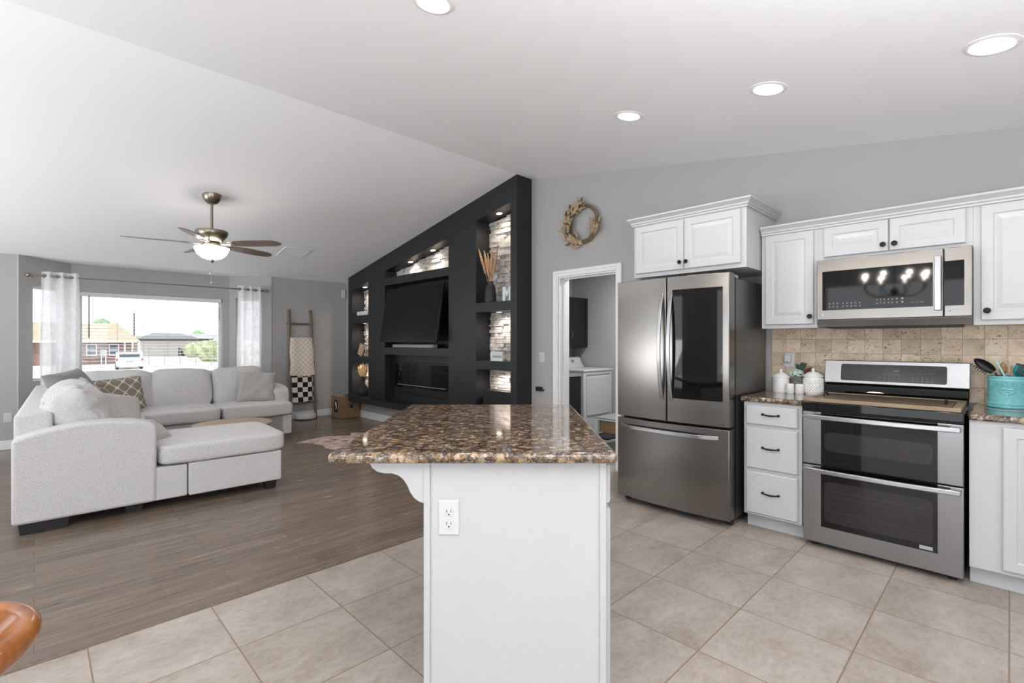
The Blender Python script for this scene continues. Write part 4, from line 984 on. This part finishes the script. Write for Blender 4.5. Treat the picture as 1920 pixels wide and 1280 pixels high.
def plume(p0, p1, r, mat, par, nm='pampas_stalk', seed=0):
    mb = MB(); p0, p1 = Vector(p0), Vector(p1); d = p1-p0; mb.tube([p0, p0+d*.5], .003, 6)
    pts = []; rr = []
    for i in range(17):
        q = i/16; pts.append(p0+d*(.35+.65*q)+Vector((math.sin(q*9+seed)*.004, math.cos(q*7+seed)*.004, 0))); rr.append(max(.0015, r*math.sin(PI*min(.99, .10+.88*q))**.55*(1-.35*q)+.0025*((i % 2)-.5)))
    mb.tube(pts, rr, 9); mb.build(nm, mat, par)
for i, (dy, dz, dx) in enumerate(((.185, .435, -.03), (.115, .41, .0), (.07, .37, .02), (.045, .30, -.03), (-.035, .43, -.01), (-.10, .42, .02), (-.150, .45, -.02), (-.02, .29, .03))):
    plume((4.04, 4.505+dy*.08, 1.97), (4.04+dx, 4.505+dy*1.05, 2.05+dz), .020, 'pampas', t, seed=i)
mp = [(0, 0), (.045, 0), (.045, .10), (.075, .045), (.105, .10), (.105, 0), (.15, 0), (.15, .175), (.11, .175), (.075, .105), (.04, .175), (0, .175)]
o = MB().prism([(4.268-a, 1.791+b) for a, b in mp], 4.02, 4.05, 'X').build('letter_ornament', 'chalk', bevel=.002); props(o, 'pale mint block letter M standing in the upper right niche', 'ornament')
t = thing('framed_sign', 'small white framed sign in the middle right niche', 'sign', (4.05, 4.39, 1.07))
MB().loft((4.06, 4.505, 1.072), U_, V_, .215, .112, [(0, 0), (0, .02), (.008, .02), (.008, .012)]).build('frame', 'chalk', t, smooth=False)
MB().box(4.0465, 4.0475, 4.31, 4.48, 1.110, 1.140).build('print', 'charlabel', t)
o = MB().box(4.0, 4.17, 4.085, 4.60, .322, .71).build('black_box', 'black', bevel=.006); props(o, 'black box speaker filling the bottom right niche', 'speaker')
t = thing('letter_sign', 'white wood block with wire lettering in the top left niche', 'sign', (4.02, 7.745, 1.756))
MB().box(4.0, 4.06, 7.56, 7.93, 1.757, 1.822).build('block', 'chalk', t, bevel=.003)
mb = MB()
for i, yy in enumerate((7.87, 7.80, 7.73, 7.66, 7.60)):
    mb.tube([(4.03, yy+.022*math.cos(a), 1.862+.035*math.sin(a)) for a in [k*PI/6 for k in range(12)]], .002, 5, closed=True); mb.cyl((4.03, yy, 1.82), (4.03, yy, 1.83), .002, n=5)
mb.build('wire_letters', 'black', t)
t = thing('wood_sign', 'small tan wooden letter board leaning in the middle left niche', 'sign', (4.04, 7.86, 1.056))
M4 = Matrix.Translation((4.03, 7.83, 1.163)) @ Matrix.Rotation(.32, 4, 'X') @ Matrix.Rotation(.10, 4, 'Y'); MB().obox(M4, .014, .17, .20).build('board', 'signwood', t, bevel=.002)
for k in range(5): MB().obox(M4 @ Matrix.Translation((-.0078, 0, .07-.035*k)), .001, .11+.02*(k % 2), .010).build('lettering', 'chalk', t)
t = vase(4.03, 7.76, .387, [(0, 0), (.075, 0), (.095, .02), (.105, .07), (.095, .125), (.050, .175), (.032, .21), (.034, .31), (.040, .325), (.030, .325), (.026, .2), (0, .2)], 'dark round vase with cream plumes in the bottom left niche', 0)
for i, (dy, dz) in enumerate(((.13, .17), (.07, .21), (0, .24), (-.05, .21), (-.10, .17), (.03, .15))):
    plume((4.03, 7.76, .62), (4.0+.01*i, 7.76+dy, .71+dz), .034, 'cream', t, 'cream_plume', i)
def outletY(x, z, label):
    t = thing('wall_outlet', label, 'outlet', (x, FY, z-.0575))
    MB().loft((x-.036, FY, z-.0575), (1, 0, 0), V_, .072, .115, [(0, 0), (0, .003), (.004, .006)]).build('cover_plate', 'plastic', t, smooth=False)
    for dz in (.02, -.02): MB().loft((x-.016, FY-.006, z+dz-.015), (1, 0, 0), V_, .032, .03, [(0, 0), (0, .002)], .010).build('receptacle', 'plastic', t, smooth=False)
outletY(-.227, .385, 'white outlet on the wall left of the sofa')
o = MB().box(3.99, 4.05, 8.47, 8.5, 2.10, 2.25).build('wall_sensor', 'plastic', bevel=.006); props(o, 'small white sensor high on the far wall beside the media wall', 'sensor')
# wreath on the kitchen wall
t = thing('wreath', 'dried grass and grapevine wreath on the grey wall above the doorway', 'wreath', (WX-.03, 3.20, 2.33))
WC = Vector((WX-.035, 3.20, 2.565)); WR = .195
def wp(a, dr=0, dx=0): return WC+Vector((dx, -math.cos(a)*(WR+dr), math.sin(a)*(WR+dr)))
mb = MB()
for k in range(9):
    ph = k*.7; mb.tube([wp(2*PI*i/48, .017*math.sin(3*2*PI*i/48+ph), .013*math.cos(4*2*PI*i/48+ph)) for i in range(48)], .0055, 6, closed=True)
mb.build('vine_ring', 'vine', t)
mb = MB(); mb2 = MB(); mb3 = MB(); rnd = random.Random(3)
for i in range(260):
    a = PI*.52+rnd.random()*PI*.95 if i < 222 else -PI*.02-rnd.random()*.45
    c = wp(a, rnd.uniform(-.045, .045), -rnd.uniform(0, .045)); tg = Vector((0, math.sin(a), math.cos(a)))*(-1); d = (tg*.8+Vector((-rnd.uniform(0, .3), rnd.uniform(-.7, .7), rnd.uniform(-.7, .7)))).normalized(); L = rnd.uniform(.05, .085)
    if d.z < -.3 and rnd.random() < .6: d.z *= -1
    (mb3 if i >= 222 else mb2 if i % 4 == 0 else mb).tube([c, c+d*L*.35, c+d*L*.75, c+d*L], [.004, .012, .009, .001], 6)
mb.build('dried_grass', 'stalk', t); mb3.build('dried_grass', 'stalk', t); mb2.build('dried_leaves', 'bark', t)
mb = MB().cyl(wp(-PI*.53)-Vector((0, .016, 0)), wp(-PI*.53)+Vector((0, .016, 0)), .026); mb.build('tie_band', 'cream', t)
# ---------------------------------------------------------------- ceiling fan
fxx, fyy = 1.351, 5.946; fr_ = T(fxx, fyy, 0, TH-PI/2); frame(fr_)
t = thing('ceiling_fan', 'brushed nickel five-blade ceiling fan with lit bowl on downrod', 'ceiling fan', (0, 0, 2.14))
cc = cz(fyy)
MB().lathe([(.018, cc-.085), (.035, cc-.088), (.062, cc-.068), (.085, cc-.03), (.092, cc+.01), (.092, cc+.03), (0, cc+.03)], n=36).build('canopy', 'nickel', t)
MB().cyl((0, 0, 2.47), (0, 0, cc-.06), .0135).build('downrod', 'nickel', t)
MB().lathe([(0, 2.355), (.075, 2.355), (.10, 2.37), (.118, 2.40), (.142, 2.43), (.155, 2.465), (.150, 2.485), (.06, 2.497), (.03, 2.51), (0, 2.51)], n=44).build('motor_housing', 'nickel', t)
MB().lathe([(0, 2.306), (.095, 2.306), (.10, 2.335), (.07, 2.36), (0, 2.36)], n=40).build('light_fitter', 'nickel', t)
MB().lathe([(0, 2.178), (.045, 2.181), (.095, 2.200), (.135, 2.235), (.157, 2.280), (.163, 2.305), (.155, 2.308), (0, 2.308)], n=48).build('light_bowl', 'bowl', t)
MB().lathe([(0, 2.137), (.006, 2.14), (.008, 2.15), (.022, 2.162), (.026, 2.178), (0, 2.182)], n=20).build('finial', 'nickel', t)
for x, z1 in ((.012, 1.925), (-.004, 2.02)): MB().cyl((x, -.03, z1), (x, -.03, 2.18), .0012, n=5).ball((x, -.03, z1), .009, (1, 1, 1.5), 8).build('pull_chain', 'chrome', t)
for k in range(5):
    a = math.radians(212+72*k); R_ = Matrix.Rotation(a, 4, 'Z')
    m = R_ @ Matrix.Translation((.0, 0, 2.345)) @ Matrix.Rotation(math.radians(-13), 4, 'X')
    pr = [(.19, -.045), (.30, -.066), (.45, -.074), (.62, -.073), (.70, -.062), (.745, -.030), (.765, .012), (.74, .045), (.68, .066), (.5, .074), (.3, .064), (.19, .045)]
    mb = MB().prism(pr, -.003, .003, 'Z'); mb.b.transform(m); b = mb.build('blade', 'blade', t, bevel=.001, seg=1)
    mb = MB().prism([(.07, -.016), (.16, -.012), (.24, -.030), (.27, 0), (.24, .030), (.16, .012), (.07, .016)], -.010, -.003, 'Z'); mb.b.transform(m); mb.build('blade_bracket', 'nickel', b, bevel=.002)
frame()
# vent and downlights lying in the ceiling slope
def slopeframe(x, y, s_): return Matrix.Translation((x, y, cz(y))) @ Matrix.Rotation(math.atan(s_), 4, 'X')
frame(slopeframe(2.705, 7.29, -.19))
t = thing('ceiling_vent', 'white louvred air vent in the sloping ceiling right of the fan', 'vent', (0, 0, 0))
mb = MB()
for a in ((-.19, .19, -.19, -.16), (-.19, .19, .16, .19), (-.19, -.16, -.16, .16), (.16, .19, -.16, .16)): mb.box(*a, -.010, 0)
mb.build('frame', 'trim', t, bevel=.002)
MB().box(-.16, .16, -.16, .16, -.002, .0).build('duct_shade', 'printdark', t)  # dark sheet stands for the shade between the louvres
mb = MB()
for i in range(11):
    y = -.145+i*.029; mb.obox(Matrix.Translation((-.0, y, -.007)) @ Matrix.Rotation(-1.1, 4, 'X'), .32, .018, .002)
mb.build('louvres', 'trim', t, smooth=False); frame()
for (x, y, lb) in ((3.0, 1.884, 'recessed downlight farthest from the camera, above the refrigerator'), (3.0, .969, 'recessed downlight in the middle of the row of three'), (3.0, .056, 'recessed downlight at upper right, above the right wall cabinets'), (1.342, 1.901, 'recessed downlight at the top edge, above the island')):
    frame(slopeframe(x, y, .16)); t = thing('recessed_light', lb, 'ceiling light', (0, 0, 0), 'recessed kitchen downlights')
    MB().lathe([(.074, -.004), (.080, -.007), (.098, -.003), (.100, 0), (.074, 0)], n=40, cap=False).build('trim_ring', 'trim', t)
    MB().lathe([(0, -.004), (.076, -.004), (.076, -.001), (0, -.001)], n=40).build('lens', 'led', t); frame()
    light('downlight', 'SPOT', (x, y, cz(y)-.03), CAN_W, color=(1, .96, .91), spot_size=math.radians(150), spot_blend=.6, shadow_soft_size=.06)
for k, (y, z, sl_, nm) in enumerate(((4.385, R1[0]+(R1[1]-R1[0])*.49, -.176, 'top right niche'), (4.385, 1.675, 0, 'middle right niche'), (4.385, .965, 0, 'bottom right niche'), (7.78, 2.247, -.173, 'top left niche'), (7.78, 1.624, 0, 'middle left niche'), (7.78, .945, 0, 'bottom left niche'), (6.36, 2.518, -.17, 'slanted niche, farther one'), (5.78, 2.617, -.17, 'slanted niche, nearer one'))):
    frame(Matrix.Translation((4.075, y, z)) @ Matrix.Rotation(math.atan(sl_), 4, 'X'))
    t = thing('puck_light', 'small round warm puck light in the '+nm+' of the media wall', 'puck light', (0, 0, 0), 'puck lights in the media wall niches')
    MB().lathe([(.034, -.006), (.042, -.005), (.044, 0), (.034, 0)], n=28, cap=False).build('trim_ring', 'nickel', t)
    MB().lathe([(0, -.005), (.035, -.005), (.035, -.001), (0, -.001)], n=28).build('lens', 'puck', t); frame()
    light('puck', 'SPOT', (4.075, y, z-.02), PUCK_W, color=(1, .86, .74), spot_size=math.radians(150), spot_blend=.8, shadow_soft_size=.03)
# ---------------------------------------------------------------- chandelier behind the camera (seen in the microwave door)
hx, hy, hz = -1.5, 1.2, 2.12; frame(T(hx, hy))
t = thing('chandelier', 'eight-candle chandelier over the dining corner', 'chandelier', (0, 0, hz-.15))
MB().lathe([(0, cz(hy)-.03), (.06, cz(hy)-.03), (.07, cz(hy)+.01), (0, cz(hy)+.01)], n=24).cyl((0, 0, hz), (0, 0, cz(hy)-.02), .006).build('stem', 'bronze', t)
MB().ball((0, 0, hz-.08), .05, (1, 1, 1.4)).build('hub', 'bronze', t)
for k in range(8):
    a = k*PI/4+.2; c, s_ = math.cos(a), math.sin(a)
    MB().tube([(c*r_, s_*r_, hz-.08+dz) for r_, dz in ((.03, 0), (.12, -.06), (.24, -.06), (.34, 0), (.38, .06))], .006, 8).cyl((c*.38, s_*.38, hz-.02), (c*.38, s_*.38, hz+.08), .011).build('arm', 'bronze', t)
    MB().lathe([(0, hz+.08), (.011, hz+.085), (.016, hz+.105), (.011, hz+.13), (0, hz+.145)], n=14, m=T(c*.38, s_*.38)).build('candle_bulb', 'bulb', t)
frame()
for k in range(8):
    a = k*PI/4+.2; light('candle_light', 'POINT', (hx+.38*math.cos(a), hy+.38*math.sin(a), hz+.17), CHAND_W, color=(1, .94, .87), shadow_soft_size=.02)
# ---------------------------------------------------------------- laundry room
t = thing('clothes_dryer', 'white clothes dryer seen through the laundry doorway', 'dryer', (5.62, 4.37, 0))
X0, X1, Y0, Y1, ZT = 5.29, 5.955, 4.02, 4.70, .925
MB().box(X0, X1, Y0, Y1, .02, ZT-.03).build('body', 'plastic', t, bevel=.008)
MB().box(X0-.005, X1+.005, Y0-.012, Y1, ZT-.03, ZT).build('top_panel', 'plastic', t, bevel=.010, seg=3)
MB().prism([(Y1-.19, ZT), (Y1, ZT), (Y1, ZT+.15), (Y1-.07, ZT+.155), (Y1-.10, ZT+.14), (Y1-.15, ZT+.04)], X0, X1, 'X').build('console', 'plastic', t, bevel=.006)
MB().loft((X0+.06, Y0-.002, .30), (1, 0, 0), V_, .54, .53, [(0, 0), (0, .010), (.006, .014)], .02).build('door', 'plastic', t, smooth=False)
MB().box(X0+.06, X1-.06, Y0-.006, Y0, .845, .862).build('door_grip', 'greyplastic', t)
for xx in (5.40, 5.52, 5.62, 5.74): m = Matrix.Translation((xx, Y1-.125, ZT+.09)) @ Matrix.Rotation(1.15, 4, 'X'); MB().lathe([(0, 0), (.026, 0), (.022, .02), (0, .02)], n=20, m=m).build('control_knob', 'greyplastic', t)
t = thing('laundry_hamper', 'tall black hamper standing against the side of the dryer', 'hamper', (5.1, 4.3, 0))
MB().box(4.99, 5.27, 4.05, 4.55, 0, .84).build('body', 'black', t, bevel=.01)
MB().box(4.98, 5.28, 4.04, 4.56, .84, .875).build('lid', 'greyplastic', t, bevel=.006)
t = thing('laundry_cabinet', 'black shaker wall cabinet above the dryer in laundry room', 'cabinet', (5.6, 4.64, 1.22))
MB().box(5.10, 5.99, 4.49, 4.78, 1.22, 1.96).build('body', 'black', t, bevel=.002)
for a in (5.11, 5.555):
    d = MB().loft((a, 4.49, 1.225), (1, 0, 0), V_, .425, .73, [(0, 0), (0, .018), (.055, .018), (.058, .010)]).build('door', 'black', t, smooth=False)
    hx2 = a+.03 if a > 5.3 else a+.39
    MB().tube([(hx2, 4.472-.028*math.sin(PI*i/8), 1.36+.10*i/8) for i in range(9)], .005, 8).build('handle', 'chrome', d)
frame(T(4.925, 3.575))
t = thing('side_table', 'low whitewashed side table just inside the laundry doorway', 'table', (.15, -.2, 0))
MB().box(0, .50, -.40, 0, .365, .385).build('table_top', 'greyplastic', t, bevel=.004)
MB().box(0, .50, -.40, 0, .352, .366).build('top_rim', 'chalk', t, bevel=.003)
for x, y in ((.02, -.02), (.48, -.02), (.02, -.38), (.48, -.38)): MB().box(x-.015, x+.015, y-.015, y+.015, 0, .354).build('leg', 'chalk', t, bevel=.002)
MB().box(.05, .45, -.37, -.03, .20, .34).build('drawer_box', 'cardboard', t, bevel=.003)
frame()
o = MB().box(5.42, 5.86, 3.72, 3.98, .005, .03).build('floor_scale', 'black', bevel=.006); props(o, 'flat black floor scale on the grey carpet before the dryer', 'scale')
light('laundry_fill', 'AREA', (5.1, 3.2, 2.43), LAUN_W, color=(1, .98, .96), shape='DISK', size=.35)  # unseen fill added to light the laundry room
# ---------------------------------------------------------------- stool in the foreground corner
frame(IM @ T(-1.285, 1.03, .035))
t = thing('bar_stool', 'honey-coloured glossy wooden stool with dished seat at lower left corner', 'stool', (0, 0, -.035))
mb = MB(); sp = [(0, .555), (.06, .557), (.10, .566), (.135, .586), (.158, .606), (.175, .621), (.192, .624), (.206, .616), (.211, .598), (.200, .570), (.16, .535), (.10, .520), (0, .518)]
fine = []
for q in range(len(sp)-1):          # Catmull-Rom through the profile so that the rim is round
    p0, p1, p2, p3 = sp[max(q-1, 0)], sp[q], sp[q+1], sp[min(q+2, len(sp)-1)]
    for k in range(4):
        u = k/4; fine.append(tuple(max(0, .5*((2*p1[a])+(-p0[a]+p2[a])*u+(2*p0[a]-5*p1[a]+4*p2[a]-p3[a])*u*u+(-p0[a]+3*p1[a]-3*p2[a]+p3[a])*u**3)) for a in (0, 1)))
fine.append(sp[-1]); mb.lathe(fine, n=72)

mb.build('seat', 'honey', t, angle=80)
for k in range(4):
    a = k*PI/2+PI/4; MB().cyl((.17*math.cos(a), .17*math.sin(a), -.035), (.09*math.cos(a), .09*math.sin(a), .525), .016, .020).build('leg', 'honey', t)
MB().tube([(.140*math.cos(i*PI/12), .140*math.sin(i*PI/12), .20) for i in range(24)], .009, 8, closed=True).build('foot_ring', 'honey', t)
frame()
# ================================================================== OUTSIDE (x right, y ahead, in the direction of view)
GZ = -1.1
o = MB().box(-60, 60, 9.4, 160, GZ-.2, GZ).build('ground', 'ground', smooth=False); o['kind'] = 'structure'
frame(IM @ T(-40.2, 52.3, 0, math.radians(35)))
t = thing('neighbour_house', 'brown house with tan shingle roof seen through the left of the window', 'house', (-6, 4, GZ))
MB().box(-16, -.3, .6, 7.6, GZ, 1.33).build('walls', 'brick', t, smooth=False)
mb = MB(); a = [mb.b.verts.new(p) for p in ((-17, 0, 1.36), (0, 0, 1.36), (-1.9, 4.1, 3.3), (-17, 4.1, 3.3), (0, 8.2, 1.36), (-17, 8.2, 1.36))]
for f in ((0, 1, 2, 3), (3, 2, 4, 5), (1, 4, 2), (0, 5, 4, 1), (0, 3, 5)): mb.b.faces.new([a[i] for i in f])
bmesh.ops.recalc_face_normals(mb.b, faces=mb.b.faces); mb.build('roof', 'shingle', t, smooth=False)
MB().box(-17, 0, -.1, .0, 1.2, 1.42).build('fascia', 'extwhite', t)
for x in (-1.05, -.4): MB().box(x-.07, x+.07, .5, .6, GZ, 1.3).build('corner_board', 'extwhite', t)
for x in (-1.95, -3.75):
    w_ = MB().box(x-.42, x+.42, .5, .6, -.18, 1.05).build('window_frame', 'extwhite', t)
    for z0, z1 in ((.48, .98), (-.10, .38)): MB().box(x-.35, x+.35, .46, .5, z0, z1).build('window_pane', 'carglass', w_)
MB().box(-3.05, -2.5, .3, .55, -.25, .45).build('meter_box', 'extgrey', t)
for x in (-2.95, -2.6): MB().box(x-.04, x+.04, .35, .45, GZ, -.2).build('conduit', 'extwhite', t)
frame(IM @ T(-32.9, 42, GZ, math.radians(40)))
t = thing('parked_car', 'white car parked outside in front of the brown house', 'car', (0, 2.0, 0))
pr = [(0, .28), (-.02, .55), (.0, .85), (.10, .98), (.45, 1.42), (.70, 1.47), (2.0, 1.45), (2.75, 1.0), (4.0, .88), (4.3, .7), (4.35, .3)]
MB().prism(pr, -.92, .92, 'X').build('body', 'carpaint', t, bevel=.06, seg=3, angle=50)
MB().prism([(.085, 1.03), (.40, 1.36), (.42, 1.38), (.13, 1.0)], -.70, .70, 'X').build('rear_window', 'carglass', t)
for s_ in (-1, 1):
    MB().prism([(.6, 1.0), (.7, 1.38), (2.0, 1.37), (2.6, 1.02)], s_*.90, s_*.932, 'X').build('side_window', 'carglass', t)
    MB().box(s_*.86-.08, s_*.86+.08, -.03, .12, .72, .95).build('tail_lamp', 'tail', t, bevel=.01)
    for y in (.75, 3.45): MB().cyl((s_*.72, y, .32), (s_*.94, y, .32), .32).build('wheel', 'cartyre', t, bevel=.02)
MB().box(-.26, .26, -.035, -.015, .60, .74).build('number_plate', 'extgrey', t)
frame(IM)
t = thing('carport_house', 'low white carport house with grey roof beyond the wire fence', 'house', (-57, 82, GZ))
MB().box(-64, -52, 82, 92, GZ, 1.4).build('walls', 'extwhite', t, smooth=False)
MB().box(-64.5, -51, 78.5, 82, 1.35, 1.75).build('carport_roof', 'extdark', t)
for x in (-64, -60.2, -51.6): MB().box(x-.12, x+.12, 78.8, 79.05, GZ, 1.36).build('post', 'extwhite', t)
MB().box(-56, -53.2, 81.9, 82.0, GZ, .3).build('garage_shade', 'extdark', t)  # dark slab on the wall stands for the shaded garage inside
mb = MB().prism([(-61, 1.75), (-50.5, 1.75), (-54, 2.6), (-58.5, 2.75)], 79.5, 92, 'Y'); mb.build('roof', 'extroof', t, smooth=False)
def clump(mb, c, r, seed, sc=(1, 1, .8)):
    q = bmesh.ops.create_icosphere(mb.b, subdivisions=3, radius=1)
    for v in q['verts']:
        d = 1+.35*noise.noise(v.co*1.8+Vector((seed, 0, 0)))+.18*noise.noise(v.co*5+Vector((0, seed, 0))); v.co = Vector((c[0]+v.co.x*r*d*sc[0], c[1]+v.co.y*r*d*sc[1], c[2]+v.co.z*r*d*sc[2]))
def tree(nm, label, cat, x, y, base, crowns, mat, grp=None):
    t = thing(nm, label, cat, (x, y, GZ), grp); mb = MB()
    for i, (dx, z, r) in enumerate(crowns): clump(mb, (x+dx, y, z), r, i*3.3+x)
    mb.build('foliage', mat, t); MB().cyl((x, y, GZ), (x, y, base), .16, .09, 8).build('trunk', 'bark', t)
tree('tree', 'small green treetop showing above the tan roof, the bigger one', 'tree', -58.9, 70, 3.6, ((0, 4.0, .75), (.5, 3.8, .6), (-.5, 3.8, .55)), 'tree')
tree('tree', 'small treetop above the tan roof, the lesser one on the right', 'tree', -57.0, 70, 3.3, ((0, 3.6, .5), (.4, 3.5, .4)), 'bush')
tree('tree', 'wide green tree beyond the fence right of the tan roof', 'tree', -70.5, 95, .9, ((0, 1.4, 1.6), (-2, 1.1, 1.5), (2.2, 1.2, 1.4), (4.0, .8, 1.2), (-3.2, .3, 1.5)), 'tree')
tree('tree', 'rounded green tree behind the grey carport roof', 'tree', -62.3, 97, 1.4, ((0, 2.4, 1.2), (-1.5, 2.0, 1.2), (1.6, 1.9, 1.1)), 'tree')
tree('bush', 'large pale green bush at the right of the picture window', 'bush', -37.8, 60, .2, ((0, .3, 1.3), (-1.4, .2, 1.1), (1.3, .4, 1.3), (2.6, .3, 1.4), (.4, -.3, 1.1), (1.8, -.3, 1.2)), 'bush')
t = thing('wire_fence', 'low grey wire fence across the gravel outside', 'fence', (-37, 50, GZ))
for i in range(9): MB().cyl((-42+i*1.6, 50, GZ), (-42+i*1.6, 50, .62), .035, n=6).build('fence_post', 'fence', t)
mb = MB()
for z in (.55, .1, -.35, -.8): mb.cyl((-42, 50, z), (-29, 50, z), .016, n=5)
mb.build('fence_wires', 'fence', t)
t = thing('utility_pole', 'thin brown utility pole behind the tan roof', 'pole', (-48, 62, GZ)); MB().cyl((-48, 62, GZ), (-48, 62, 4.9), .10, .08, 8).build('pole', 'extdark', t)
o = MB().lathe([(0, 0), (.35, 0), (.42, .25), (.40, .55), (.2, .62), (0, .62)], n=20, m=T(-45.6, 51, GZ)).build('planter_pot', 'cartyre'); props(o, 'dark round pot on the ground by the brown house', 'pot')
frame()
bpy.context.view_layer.update()
